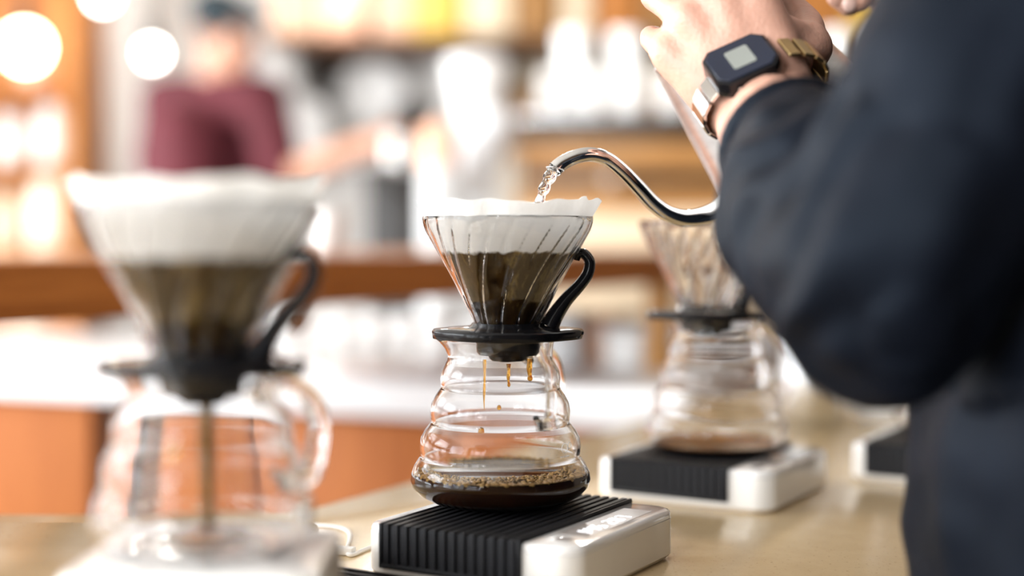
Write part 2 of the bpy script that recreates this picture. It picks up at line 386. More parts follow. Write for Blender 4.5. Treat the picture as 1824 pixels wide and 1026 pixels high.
MB().prism(ctr([(x * .985 + .0, y * .985 + .012) for x, y in ins]), 0.0, 0.0795).build('plinth', 'black_metal', ctop, smooth=0)

# raised stone block under the small scale
sb = MB().box((-1.1, .33, COUNTER), (-.118, .868, COUNTER + .0325)); shifted(sb, (-.6, .6, COUNTER))
tag(sb.build('stone_riser', 'stone', None, 30, bevel=.004, loc=(-.6, .6, COUNTER)), 'raised beige stone block on the counter under the small white scale', 'stone block')

# ================================================================== SCALES
def digit_segments(mb, ch, x, y, h, w_, t, z):
    # reads along +y, its top towards -x
    segs = {'0': 'abcdef', '1': 'bc', '2': 'abged', '3': 'abgcd', '4': 'fgbc', '5': 'afgcd', '6': 'afgedc', '7': 'abc', '8': 'abcdefg', '9': 'abcdfg'}
    def bar(u0, u1, v0, v1): mb.box((x - v1, y + u0, z), (x - v0, y + u1, z + .00025))
    if ch == ':':
        bar(0, t, h * .25, h * .25 + t); bar(0, t, h * .7, h * .7 + t); return t * 2.2
    if ch == ' ': return w_ * .9
    for s in segs[ch]:
        g = t * .35
        if s == 'a': bar(g + t, w_ - t - g, h - t, h)
        if s == 'g': bar(g + t, w_ - t - g, h / 2 - t / 2, h / 2 + t / 2)
        if s == 'd': bar(g + t, w_ - t - g, 0, t)
        if s == 'f': bar(0, t, h / 2 + g, h - g)
        if s == 'e': bar(0, t, g, h / 2 - g)
        if s == 'b': bar(w_ - t, w_, h / 2 + g, h - g)
        if s == 'c': bar(w_ - t, w_, g, h / 2 - g)
    return w_ * 1.38
def rounded_rect(hx, hy, r, n=7):
    pts = []
    for cx, cy, a0 in ((hx - r, hy - r, 0), (-hx + r, hy - r, 90), (-hx + r, -hy + r, 180), (hx - r, -hy + r, 270)):
        for i in range(n): a = R(a0 + 90 * i / (n - 1)); pts.append((cx + r * math.cos(a), cy + r * math.sin(a)))
    return pts
def loft(mb, rings):
    n = len(rings[0]); vs = [v for ring in rings for v in ring]
    fs = [(j * n + k, j * n + (k + 1) % n, (j + 1) * n + (k + 1) % n, (j + 1) * n + k) for j in range(len(rings) - 1) for k in range(n)]
    fs += [tuple(range(n - 1, -1, -1)), tuple((len(rings) - 1) * n + k for k in range(n))]
    return mb.add(vs, fs)
def scale_body(h, H, r):
    rings = []
    for z, d in ((.0, .004), (.002, .0018), (.004, 0), (H - .0052, 0)):
        rings.append([(x, y, z) for x, y in rounded_rect(h - d, h - d, r - d * .5)])
    return loft(MB(), rings)
def scale_lid(h, H, r):
    rings = []
    for z, d in ((H - .005, .0003), (H - .002, .0004), (H - .0006, .0012), (H, .0028)):
        rings.append([(x, y, z) for x, y in rounded_rect(h - d, h - d, r - d * .5)])
    return loft(MB(), rings)
def make_scale(label, loc, rz, text=None):
    h, H = .0735, .032
    t = thing('coffee_scale', label, 'scale', loc, rz, 'white ribbed-pad coffee scales')
    scale_body(h, H, .016).build('body', 'white_plastic', t, 40)
    scale_lid(h, H, .016).build('clear_lid', 'clear_plastic', t, 40)
    # pad that folds over the top and down the near face, ribs as real ridges
    x0, x1 = -h + .0155, -h + .1135
    pad = MB().box((x0, -h - .0016, .0078), (x1, -h + .0002, H)).box((x0, -h - .0016, H + .00005), (x1, h + .0008, H + .0010))
    pd = pad.build('rubber_pad', 'black_rubber', t, 30)
    nr = 14; pitch = (x1 - x0 - .004) / nr
    rib = None
    for i in range(nr):
        xc = x0 + .002 + pitch * (i + .5); w_ = pitch * .31
        if rib is None:
            mb = MB().box((-w_, -h - .0030, .0100), (w_, -h - .0015, H + .0024)).box((-w_, -h - .0015, H + .0009), (w_, h + .0004, H + .0024))
            rib = mb.build('rib', 'black_rubber', pd, 30, bevel=.0004, seg=1); rib.location = (xc, 0, 0)
        else:
            q = rib.copy(); C.objects.link(q); q.parent = pd; q.location = (xc, 0, 0)
    MB().box((x0, -h - .0031, .0072), (x1, -h + .0001, .0104)).build('pad_lip', 'black_rubber', pd, 30, bevel=.0008)
    MB().box((x1 - .0022, -h - .0031, .0078), (x1, h + .0005, H + .0026)).build('pad_edge', 'black_rubber', pd, 30, bevel=.0006)
    MB().box((x0, -h - .0031, .0078), (x0 + .0022, h + .0005, H + .0026)).build('pad_edge', 'black_rubber', pd, 30, bevel=.0006)
    dp = MB().box((x1 + .0045, -.040, H - .00005), (h - .009, .052, H + .00012)).build('display_window', mat_display, t, 0)
    bt = MB().lathe([(0, H + .0001), (.0052, H + .0001), (.0055, H + .0003), (0, H + .0003)], 24, Matrix.Translation((h - .018, -.052, 0)))
    bt.build('touch_button', mat_display, t, 30)
    if text:
        y = -.033; dg = MB()
        for ch in text: y += digit_segments(dg, ch, h - .0115, y, .0105, .0066, .0013, H + .00015)
        dg.build('digits', 'led', dp, 0)
    return t
mat_display = mat('display_window', (0.62, 0.55, 0.51), 0.1, var=0.04, coat=0.8)
SC = [Vector((0.0078, 0.890, COUNTER)), Vector((0.165, 1.150, COUNTER)), Vector((0.386, 1.232, COUNTER))]
make_scale('white scale with glowing digits under the server holding dark coffee', SC[0], R(-30), '1:45 287')
make_scale('white scale with black ribbed pad under the empty glass server with paperless dripper', SC[1], R(-30))
make_scale('white scale at the counter end beside the barista in the black jacket', SC[2], R(-30))
PADZ = COUNTER + .032 + .0024
# small white scale on the stone riser
FS = Vector((-.1385, .648, COUNTER + .0325))
t = thing('small_scale', 'small plain white scale on the raised stone block', 'scale', FS, R(0))
scale_body(.0555, .030, .012).build('body', 'white_plastic', t, 40)
scale_lid(.0555, .030, .012).build('top_plate', 'white_plastic', t, 40)
FTOP = FS.z + .030

# ================================================================== GLASS SERVERS
PROF_L = [(.0300, 0), (.0375, .0006), (.0455, .0028), (.0530, .0068), (.0572, .0115), (.0585, .0160), (.0578, .0205), (.0553, .0258), (.0528, .0295), (.0516, .0315),
          (.0520, .0340), (.0524, .0380), (.0514, .0430), (.0486, .0480), (.0458, .0515), (.0447, .0532), (.0450, .0555), (.0455, .0600), (.0445, .0655), (.0418, .0705), (.0393, .0742), (.0384, .0758),
          (.0387, .0780), (.0390, .0815), (.0382, .0860), (.0358, .0905), (.0344, .0935), (.0340, .0965), (.0342, .1010), (.0348, .1050), (.0356, .1075)]
PROF_S = [(.0290, 0), (.0370, .0008), (.0440, .0035), (.0490, .0085), (.0508, .0140), (.0508, .0190), (.0490, .0245), (.0466, .0285), (.0458, .0305),
          (.0462, .0330), (.0462, .0370), (.0446, .0425), (.0416, .0475), (.0404, .0495), (.0407, .0520), (.0406, .0560), (.0388, .0615), (.0356, .0665), (.0345, .0690),
          (.0342, .0720), (.0345, .0770), (.0352, .0805), (.0356, .0818)]
def server_glass(prof, th=.0019):
    top = prof[-1][1]
    outer = list(prof)
    inner = [(max(r - th, .001), max(z, .0032)) for r, z in prof[1:]]
    lip = [(prof[-1][0] - th * .35, top + .0007), (prof[-1][0] - th * .75, top + .0007)]
    full = [(0, 0.0012)] + [(outer[0][0] * .9, .0012)] + outer + lip + inner[::-1] + [(0, .0032)]
    def rf(r, z, a, j):
        k = max(0, (z - (top - .0135)) / .0135)
        d = abs(((a - PI) + PI) % (2 * PI) - PI)
        return r + .0075 * k * k * math.exp(-(d / .26) ** 2)
    return MB().lathe(full, 96, rfun=rf)
def server_handle(prof_top, prof_bot, out, ang, rad=.0042):
    (r1, z1), (r2, z2) = prof_top, prof_bot
    pts = [(r1 - .0005, z1), (r1 + out * .45, z1 + .004), (r1 + out * .9, z1 - .004), (r1 + out * 1.08, (z1 * .6 + z2 * .4)), (r1 + out * 1.05, z1 * .3 + z2 * .7), (r1 + out * .92, z2 - .002), (r2 + out * .12 + .004, z2 - .003), (r2 - .0005, z2 + .002)]
    ca, sa = math.cos(ang), math.sin(ang)
    path = smooth_path([(r * ca, r * sa, z) for r, z in pts], 6)
    return MB().tube(path, [rad * (1.1 if i == 0 else max(.5, min(1, (len(path) - 1 - i) / 7))) for i in range(len(path))], 16, caps=False, flat=1.25)
def make_server(label, loc, small=False, hang=R(58)):
    t = thing('glass_server', label, 'coffee server', loc, 0, 'stepped glass servers')
    if small:
        server_glass(PROF_S).build('glass_body', 'glass', t, 60)
        server_handle((.0350, .0690), (.0463, .0270), .036, hang, .0046).build('handle', 'glass', t, 60)
    else:
        g = server_glass(PROF_L).build('glass_body', 'glass', t, 60)
        server_handle((.0350, .0925), (.0466, .0480), .036, hang).build('handle', 'glass', t, 60)
    return t
S_MID = Vector((-.0076, .920, PADZ)); S_REAR = Vector((.167, 1.156, PADZ)); S_FRONT = Vector((-.143, .655, FTOP)); S_END = Vector((.400, 1.262, PADZ))
sv = make_server('clear stepped glass server with foaming black coffee inside', S_MID)
# faint white maker's print on the glass, low on the right
pm = MB()
for dx, dz, rr in ((0, 0, .0030), (.0052, .0012, .0020)):
    ring = []
    for i in range(21):
        a = -.69 + (dx + rr * math.cos(2 * PI * i / 20)) / .0528; zz = .0405 + dz + rr * math.sin(2 * PI * i / 20)
        rz_ = .0527 if zz < .044 else .0519
        ring.append((rz_ * math.cos(a), rz_ * math.sin(a), zz))
    pm.tube(ring, .00022, 6, caps=False)
for i in range(5):
    a = -.76 + i * .035; pm.box((-.0006, -.0001, -.0004), (.0006, .0001, .0004), Matrix.Translation((.0529 * math.cos(a), .0529 * math.sin(a), .0352)) @ Matrix.Rotation(a + PI / 2, 4, 'Z'))
pm.build('print_mark', 'ceramic', sv, 30)
make_server('clear stepped glass server standing empty under the paperless dripper', S_REAR, hang=R(35))
make_server('small glass server with a short wide belly on the small white scale', S_FRONT, True, hang=R(52))
make_server('clear glass server on the scale beside the barista in the black jacket', S_END, hang=R(40))

# ------------------------------------------------------------------ coffee in the servers
def coffee_fill(prof, level, th=.0019, gap=-.0004):
    pr = [(max(r - th - gap, .001), max(z, .0032) + .0003) for r, z in prof[1:] if z < level]
    r_top = None
    for (ra, za), (rb, zb) in zip(prof, prof[1:]):
        if za <= level <= zb: r_top = ra + (rb - ra) * (level - za) / (zb - za) - th - gap
    return [(0, .0035)] + pr + [(r_top, level), (r_top * .985, level - .0003), (0, level - .0003)], r_top
LEVEL = .0205
pr, rt = coffee_fill(PROF_L, LEVEL)
t = thing('brewed_coffee', 'black coffee with a ring of golden bubbles in the glass server', 'coffee', S_MID)
MB().lathe(pr, 96).build('liquid', 'coffee', t, 60)
fm = MB()
def bubble(mb, x, y, r, z): mb.ball((x, y, z), r, (1, 1, .75), 8, 5)
placed = 0
while placed < 1300:
    a = random.uniform(0, 2 * PI); u = random.random()
    front = .5 + .5 * math.cos(a + PI / 2 - .25)
    depth = (.004 + .026 * front ** 1.3)
    rr = rt - .0012 - depth * u ** 1.7
    if front < .45 and random.random() < .55: continue
    r = random.choice((.0005, .0006, .0007, .0009, .0011, .0016)) * (.8 + .5 * (1 - u))
    bubble(fm, rr * math.cos(a), rr * math.sin(a), r, LEVEL - .0002); placed += 1
fo = fm.build('foam', 'foam', t, 60); fo['kind'] = 'stuff'
tag(MB().lathe([(0, .0033), (.013, .0033), (.0142, .0040), (.0128, .0050), (0, .0054)], 40).build('coffee_puddle', 'coffee_thin', None, 60, loc=S_FRONT), 'small puddle of coffee at the bottom of the small glass server', 'coffee')
br = MB()
for i in range(64):
    a = 2 * PI * i / 64 + random.uniform(-.03, .03); rr = .0484 - random.uniform(.001, .0025); br.ball((rr * math.cos(a), rr * math.sin(a), .0135 + random.uniform(-.0006, .0006)), random.uniform(.0012, .0021), (1, 1, .8), 8, 6)
br = br.build('bubble_ring', 'water', None, 60, loc=S_FRONT); tag(br, 'ring of clear bubbles clinging inside the small glass server', 'bubbles', kind='stuff')
pr, rt3 = coffee_fill(PROF_L, .0068)
tag(MB().lathe(pr, 64).build('thin_coffee', 'coffee_thin', None, 60, loc=S_REAR), 'thin layer of coffee left in the server under the paperless dripper', 'coffee')

# ================================================================== DRIPPERS
DR = [(.0210, .0025), (.0248, .0115), (.0295, .0215), (.0340, .0315), (.0385, .0405), (.0428, .0490), (.0465, .0560), (.0505, .0640), (.0531, .0690), (.0546, .0735), (.0553, .0770), (.0552, .0785)]
DR = [(r, .0025 + (z - .0025) * .0695 / .0760) for r, z in DR]
def dr_r(z):
    for (ra, za), (rb, zb) in zip(DR, DR[1:]):
        if za <= z <= zb: return ra + (rb - ra) * (z - za) / (zb - za)
    return DR[0][0] if z < DR[0][1] else DR[-1][0]
def cone_glass():
    n = 420; TH = .0021; ztop = .0720
    zs = [.0025 + (ztop - .0025) * i / 26 for i in range(27)]
    prof = [(dr_r(z), z) for z in zs] + [(dr_r(ztop) - .0004, ztop + .0008), (dr_r(ztop) - TH * .7, ztop + .0008)] + [(dr_r(z) - TH, z) for z in zs[::-1]]
    nz = len(zs)
    def rf(r, z, a, j):
        tw = .62 * (z / ztop)
        if j < nz:
            u = ((a - tw) * 12 / (2 * PI)) % 1.0
            return r - .0007 * math.exp(-((u - .5) / .11) ** 2) * min(1, (z - .002) / .01)
        if j < nz + 2: return r
        u = ((a - tw) * 12 / (2 * PI)) % 1.0; v = (u + .5) % 1.0
        long_ = math.exp(-((u - .5) / .062) ** 2) * min(1, max(0, (ztop - z) / .012))
        short = math.exp(-((v - .5) / .058) ** 2) * min(1, max(0, (z - .040) / .006)) * min(1, max(0, (ztop - z) / .01))
        return r - .0021 * long_ - .0017 * short
    return MB().lathe(prof, n, rfun=rf, closed=True)
def collar():
    n = 96
    def rf(r, z, a, j):
        if r < .03: return r
        return r * (1 + .10 * abs(math.cos(a)) ** 10) * (1 + .012 * math.cos(6 * a))
    pr = [(.0165, -.0005), (.0200, -.0030), (.0345, -.0036), (.0425, -.0048), (.0432, -.0060), (.0440, -.0040), (.0442, -.0012), (.0432, .0002), (.0330, .0010), (.0245, .0022), (.0232, .0040), (.0208, .0044), (.0198, .0030), (.0165, .0028)]
    return MB().lathe(pr, n, rfun=rf, closed=True)
def nozzle():
    def rf(r, z, a, j): return r * (1 + (.13 if z < -.008 else .02) * math.cos(4 * a + .6))
    pr = [(.0205, -.0028), (.0196, -.0060), (.0186, -.0105), (.0180, -.0150), (.0165, -.0168), (.0140, -.0165), (.0118, -.0160), (.0108, -.0190), (.0090, -.0205), (.0070, -.0195), (.0085, -.0120), (.0140, -.0060), (.0160, -.0010)]
    return MB().lathe(pr, 64, rfun=rf, closed=True)
def dr_handle():
    path = smooth_path([(.0270, 0, .002), (.0305, 0, .0090), (.0375, 0, .0195), (.0468, 0, .0300), (.0518, 0, .0378), (.0528, 0, .0455), (.0492, 0, .0508), (.0452, 0, .0503), (.0440, 0, .0465)], 6)
    path = [Vector((p.x, p.y, p.z * .96)) for p in path]
    rr = lerp_list([.0066, .0056, .0046, .0040, .0038, .0037, .0035, .0031, .0024], len(path))
    return MB().tube(path, rr, 14, flat=1.7)
def make_dripper(label, loc, rz=0, ridge=True):
    t = thing('pour_over_dripper', label, 'dripper', loc, rz, 'ribbed glass drippers')
    cone_glass().build('glass_cone', 'glass', t, 60)
    c = collar().build('collar', 'black_plastic', t, 50)
    nozzle().build('nozzle', 'black_plastic', c, 50)
    MB().box((.044, -.007, -.0036), (.0490, .007, -.0006)).build('collar_tab', 'black_plastic', c, 30, bevel=.001)
    MB().box((-.0485, -.006, -.0060), (-.0425, .006, -.0010)).build('collar_tab', 'black_plastic', c, 30, bevel=.001)
    dr_handle().build('handle', 'black_plastic', t, 60)
    return t
LIP = .1082
D_MID = Vector((-.0027, .920, S_MID.z + LIP + .0048)); D_REAR = Vector((.158, 1.153, S_REAR.z + LIP + .0048))
D_FRONT = Vector((-.1435, .655, S_FRONT.z + .0825 + .0048)); D_END = Vector((.400, 1.262, S_END.z + LIP + .0048))
make_dripper('ribbed glass dripper with a paper filter under the steel spout', D_MID)
make_dripper('ribbed glass dripper without paper in front of the wooden post', D_REAR)
make_dripper('ribbed glass dripper with wet coffee filter on the small server', D_FRONT, R(-4))

# ------------------------------------------------------------------ filters and grounds
def make_filter(label, loc, stain, top=.0822, seed=0, fold=-.9):
    n = 220; zs = [.004 + (top - .004) * (i / 30) for i in range(31)]
    rnd = random.Random(seed); ph = [rnd.uniform(0, 6.28) for _ in range(6)]
    def rr(z):
        g = dr_r(min(z, .0700)) - .0042
        if z > .0605: g = dr_r(.0605) - .0042 + (z - .0605) * .52
        return g
    prof = [(rr(z), z) for z in zs]
    th = .0003
    inner = [(r - th, z) for r, z in prof[::-1]]
    def rf(r, z, a, j):
        k = max(0, (z - .058) / (top - .058))
        return r + k * (.0012 * math.sin(3 * a + ph[0]) + .0009 * math.sin(7 * a + ph[1]) + .0006 * math.sin(13 * a + ph[2]) + .0016 * math.exp(-(((a - fold + PI) % (2 * PI) - PI) / .055) ** 2))
    mb = MB().lathe(prof + inner, n, rfun=rf, closed=True)
    out = []
    for (x, y, z) in mb.v:
        k = max(0, (z - .065) / (top - .065)); a = math.atan2(y, x)
        dz = k * (.0009 * math.sin(4 * a + ph[3]) + .0007 * math.sin(9 * a + ph[4]) + .0004 * math.sin(17 * a + ph[5]) + .0010 * max(0, math.cos(a)) ** 8 + .0022 * math.exp(-(((a - fold + PI) % (2 * PI) - PI) / .05) ** 4))
        out.append((x, y, z + dz))
    mb.v = out
    t = tag(mb.build('paper_filter', paper('filter_paper_%d' % seed, stain), None, 60, loc=loc), label, 'paper filter')
    # wet grounds inside
    zl = stain - .001
    gp = [(0, .006), (rr(.006) - .002, .006)] + [(rr(z) - .0009, z) for z in (.012, .02, .03, .04) if z < zl] + [(rr(zl) - .0009, zl), (rr(zl) * .8, zl - .003), (rr(zl) * .4, zl - .0045), (0, zl - .005)]
    return t, gp
mat_grounds = mat('wet_coffee_grounds', (0.085, 0.042, 0.014), 0.45, var=0.5, scale=260, bump=0.8, bscale=700)
f1, gp = make_filter('white paper filter stained brown below, water pouring in', D_MID, .0500, seed=3, fold=-.62)
tag(MB().lathe(gp, 64).build('coffee_grounds', mat_grounds, None, 50, loc=D_MID), 'wet coffee grounds in the filter under the pouring water', 'coffee grounds')
f2, gp = make_filter('white paper filter stained brown in the dripper on the small server', D_FRONT, .0475, top=.0818, seed=5, fold=-.25)
tag(MB().lathe(gp, 64).build('coffee_grounds', mat_grounds, None, 50, loc=D_FRONT), 'wet coffee grounds in the filter above the small server', 'coffee grounds')

# ------------------------------------------------------------------ drips falling from the collars
def drip(label, p, length, r0, r1, seed, blob=None, material='amber', drop=None):
    rnd = random.Random(seed); pts = []; rad = []
    for i in range(16):
        t = i / 15; pts.append((.0004 * math.sin(5 * t + seed) * t, .0003 * math.sin(4 * t + seed * 2) * t, -length * t))
        r = r0 + (r1 - r0) * t + .00016 * math.sin(11 * t + seed)
        if blob and t > .8: r = max(r, blob * math.sqrt(max(0.02, 1 - ((t - .9) / .1) ** 2)))
        rad.append(max(r, .0002))
    rad[-1] *= .5
    o = MB().tube(pts, rad, 10).build('coffee_drip', material, None, 60, loc=p)
    return tag(o, label, 'coffee drip')
yd = .912
q = P(863, 640, yd); drip('long thin amber coffee drip from the pointed side of the nozzle', q, .0330, .0011, .0005, 1)
q = P(906, 648, yd); drip('amber coffee drip from the middle of the nozzle with a bead', q, .0150, .0014, .0007, 2, .0011)
q = P(943, 638, yd); drip('short thick amber coffee drip hanging below the nozzle', q, .0150, .0020, .0013, 3, .0019)
for (px, py, r, lab) in ((857, 766, .0022, 'amber coffee drop falling through the server below the long drip'), (889, 727, .0014, 'tiny amber coffee drop falling between two drips')):
    q = P(px, py, .915); tag(MB().ball((0, 0, 0), r, (1, 1, 1.15), 12, 8).build('coffee_drop', 'amber', None, 60, loc=q), lab, 'coffee drop')
qf = P(368, 690, .655); drip('brown coffee stream falling from the dripper into the small server', Vector((qf.x, .655, D_FRONT.z - .0195)), D_FRONT.z - .0195 - S_FRONT.z - .0066, .0034, .0026, 4, material=mat('brown_coffee_stream', (0.16, 0.085, 0.02), 0.08, var=0.3))
q = P(307, 800, .655); tag(MB().ball((0, 0, 0), .0031, (1, 1, 1.3), 12, 8).build('coffee_drop', 'amber', None, 60, loc=q), 'amber coffee drop falling inside the small server', 'coffee drop')

# ================================================================== KETTLE
KY = .972
wl0, wl1 = P(1188, 160, KY), P(1280, 332, KY)
wd = (wl1 - wl0).normalized(); wall_tilt = math.atan2(wd.x, -wd.z)
RB, RT, KH = .066, .046, .122
tilt = wall_tilt + math.atan2(RB - RT, KH)
corner = P(1318, 404, KY)
upv = Vector((-math.sin(tilt), 0, math.cos(tilt))); side = Vector((math.cos(tilt), 0, math.sin(tilt)))
base = corner + side * RB
kt = thing('gooseneck_kettle', 'polished steel gooseneck kettle tilted in the barista\'s hand', 'kettle', base)
KM = Matrix(((side.x, 0, upv.x, 0), (0, 1, 0, 0), (side.z, 0, upv.z, 0), (0, 0, 0, 1)))
prof = [(0, .0012), (.058, .0012), (.0600, 0), (.0640, .0006), (RB, .004), (.0664, .008), (.0655, .012), (.0648, .018), (.0560, .070), (.0480, .112), (.0468, .117), (.0475, .1195), (.0462, .1215), (.0440, .1205), (.0445, .112), (.0530, .070), (.0615, .018), (.060, .006), (0, .004)]
MB().lathe(prof, 96, KM).build('body', 'satin_steel', kt, 40)
ld = MB().lathe([(0, .1200), (.0425, .1200), (.0432, .1215), (.0425, .1235), (.030, .1275), (.012, .1292), (0, .1295)], 64, KM).build('lid', 'steel', kt, 40)
MB().lathe([(0, .129), (.0045, .129), (.0042, .134), (.0105, .1385), (.0120, .1425), (.0095, .1465), (0, .1475)], 32, KM).build('lid_knob', 'kettle_black', ld, 40)
spx = [(1012, 285), (1030, 278), (1049, 275), (1068, 278), (1086, 286), (1110, 306), (1137, 334), (1163, 362), (1190, 381), (1219, 389), (1248, 386), (1272, 378), (1300, 362), (1330, 345)]
n = len(spx)
sp = [P(x, y, .925 + (KY - .925) * (i / (n - 1)) ** 1.5) for i, (x, y) in enumerate(spx)]
tip = [P(989, 301, .923), P(999, 292, .924)]
sp = smooth_path(tip + sp, 6)
rad = lerp_list([.0050, .0048, .0047, .0047, .0047, .0047, .0048, .0050, .0052, .0054, .0056, .0058, .0062, .0068, .0080, .0095], len(sp))
tb = MB().tube([p - base for p in sp], rad, 24, caps=False)
tb.tube([p - base for p in sp[:14]][::-1], [r * .86 for r in rad[:14]][::-1], 24, caps=False)
n24 = 24; k0 = 0; k1 = len(sp) * n24 + 13 * n24
tb.build('spout', 'steel', kt, 60)
lipm = MB(); c0 = sp[0] - base; tdir = (sp[0] - sp[1]).normalized(); aa = tdir.cross(Vector((0, 1, 0))).normalized(); bb = tdir.cross(aa)
lipm.tube([c0 + aa * (math.cos(2 * PI * i / 24) * .0046) + bb * (math.sin(2 * PI * i / 24) * .0046) + tdir * (.0035 * math.cos(2 * PI * i / 24) * (1 if aa.z > 0 else -1)) for i in range(25)], .0006, 8, caps=False)
lipm.build('spout_lip', 'steel', kt, 60)
hp = smooth_path([P(1205, 118, .955), P(1188, 88, .937), P(1210, 40, .930), P(1262, -25, .930), P(1318, -62, .934), P(1372, -60, .945), P(1400, -20, .962), P(1405, 20, .972)], 6)
MB().tube([p - base for p in hp], lerp_list([.005, .0068, .0078, .008, .0078, .007, .006, .005], len(hp)), 14, flat=1.2).build('handle', 'kettle_black', kt, 60)
# water from the spout into the filter
ws = smooth_path([P(991, 300, .923), P(983, 309, .922), P(974, 325, .921), P(966, 345, .920), P(960, 366, .919), P(956, 400, .918), P(954, 455, .917)], 5)
wr = [(.0046, .0042, .0036, .0031, .0030, .0029, .0028)[min(6, i // 5)] + .0004 * math.sin(i * 1.1) for i in range(len(ws))]
wo = ws[0]
tag(shifted(MB().tube(ws, wr, 16, flat=.75), wo).build('water_stream', 'water', None, 60, loc=wo), 'clear water stream twisting from the kettle spout into the filter', 'water')

# ================================================================== PEOPLE
def head_shapes(mb, c, f, s=1.0):       # skull with face: c centre, f facing (unit, horizontal)
    f = Vector(f).normalized(); l = Vector((-f.y, f.x, 0)); u = Vector((0, 0, 1))
    B = Matrix((f, l, u)).transposed()
    def at(a, b_, z): return Vector(c) + (f * a + l * b_ + u * z) * s
    mb.ball(at(-.012, 0, .030), .092 * s, (1.0, .83, .92), 20, 12, B)
    mb.ball(at(.020, 0, -.035), .068 * s, (1.0, .88, 1.15), 18, 10, B)
    mb.capsule(at(.055, .018, -.085), at(.055, -.018, -.085), .026 * s, .026 * s)
    mb.capsule(at(.082, 0, .012), at(.104, 0, -.024), .009 * s, .0135 * s)
    mb.capsule(at(.078, .036, .030), at(.078, -.036, .030), .014 * s, .014 * s)
    mb.capsule(at(.077, .018, -.058), at(.077, -.018, -.058), .011 * s, .011 * s)
    for sg in (1, -1):
        mb.ball(at(-.008, sg * .080, -.008), .030 * s, (.55, .35, 1.0), 12, 8, B)
        mb.ball(at(.060, sg * .042, -.015), .026 * s, (.8, .9, 1.0), 12, 8, B)
    return B, at
def face_bits(parent, at, origin, s=1.0):
    for sg in (1, -1):
        e = MB().ball(at(.078, sg * .031, .008), .0125 * s, (.8, 1, .75), 12, 8); ey = shifted(e, origin).build('eye', 'eye', parent, 60)
        i_ = MB().ball(at(.0865, sg * .031, .008), .0052 * s, (.6, 1, 1), 10, 6); shifted(i_, origin).build('iris', 'black_plastic', ey, 60)
    mo = MB().capsule(at(.086, .018, -.060), at(.086, -.018, -.060), .0065 * s, .0065 * s); shifted(mo, origin).build('mouth', 'lip', parent, 60)

# ---- the barista in the black jacket, pouring
FA = -EX                      # facing across the counter
SH = EY                       # towards his right shoulder
TC = Vector((.372, .800, 0))
org = Vector((TC.x, TC.y, 0))
pb = thing('person', 'person in a black jacket pouring from a steel kettle, digital watch on wrist', 'person', org)
def tp(a, b_, z): return TC + FA * a + SH * b_ + Vector((0, 0, z))
SHL = Vector((.298, .662, 1.392)); ELB = Vector((.168, .652, 1.137)); WRI = P(1352, 172, .868)
SHR = tp(-.01, .175, 1.395); ELR = tp(.02, .275, 1.17); WRR = P(1560, -50, 1.02)
skin = MB()
hc = tp(.06, -.01, 1.645)
B, hat = head_shapes(skin, hc, (FA + Vector((0, 0, 0))).normalized())
skin.capsule(tp(.015, 0, 1.40), tp(.045, 0, 1.57), .062, .054)
skin.capsule(tp(0, -.06, 1.02), tp(0, -.09, 1.33), .098, .098); skin.capsule(tp(0, .06, 1.02), tp(0, .09, 1.33), .098, .098)
skin.capsule(tp(0, -.14, 1.39), tp(0, .14, 1.39), .055, .055)
for s_, sh, el, wr_ in ((-1, SHL, ELB, WRI), (1, SHR, ELR, WRR)):
    skin.capsule(tp(0, s_ * .13, 1.38), sh, .055, .052); skin.capsule(sh, el, .048, .038)
    mid = el.lerp(wr_, .35); skin.capsule(el, mid, .038, .040); skin.capsule(mid, el.lerp(wr_, .90), .040, .024)
    skin.capsule(tp(0, s_ * .085, .95), tp(.02, s_ * .095, .52), .085, .058); skin.capsule(tp(.02, s_ * .095, .52), tp(-.01, s_ * .10, .10), .056, .038)
    skin.capsule(tp(-.02, s_ * .10, .055), tp(.12, s_ * .115, .040), .036, .028)
# left hand, back of the hand to the lens, fingers closed over the kettle handle
hx = (P(1440, 118, .868) - P(1265, 205, .868)).normalized()
for k_ in (-1, 0, 1): skin.capsule(ELB.lerp(WRI, .82) + Vector((0, .005, -.007)) + hx * (.013 * k_), WRI + hx * (.0145 * k_), .0195, .0165)
mcp = [P(1190, 92, .880), P(1226, 32, .874), P(1272, -24, .870), P(1326, -66, .870)]
wrs = [WRI + hx * v + Vector((0, .004, 0)) for v in (-.018, -.006, .006, .018)]
for i, (w0, m0) in enumerate(zip(wrs, mcp)): skin.capsule(w0, m0, .0185, (.0128, .0132, .0136, .0136)[i])
for i in range(3):
    skin.capsule(mcp[i].lerp(wrs[i], .35).lerp(mcp[i + 1].lerp(wrs[i + 1], .35), .5), wrs[i].lerp(wrs[i + 1], .5), .0150, .0185)
    pm_ = mcp[i].lerp(mcp[i + 1], .5).lerp(wrs[i].lerp(wrs[i + 1], .5), .30); skin.capsule(pm_, pm_ + Vector((.004, .012, -.006)), .0105, .012)
palm = P(1330, 70, .905); skin.capsule(WRI + Vector((0, .012, 0)), palm, .019, .020)
fing = [[(1160, 68, .902), (1182, 70, .934), (1212, 92, .930)], [(1166, -4, .896), (1168, -10, .936), (1212, 22, .945)],
        [(1205, -62, .897), (1204, -78, .936), (1246, -50, .950)], [(1262, -112, .897), (1258, -128, .936), (1302, -98, .950)]]
frs = [(.0102, .0088, .0080, .0070), (.0110, .0092, .0092, .0082), (.0120, .0104, .0095, .0084), (.0120, .0104, .0095, .0084)]
tips = []
for i, js in enumerate(fing):
    pts = [mcp[i]] + [P(*j) for j in js]
    for j in range(3): skin.capsule(pts[j], pts[j + 1], frs[i][j], frs[i][j + 1])
    tips.append((pts[2], pts[3]))
th = [P(1410, 98, .886), P(1438, 84, .900), P(1436, 40, .935), P(1404, 4, .955)]
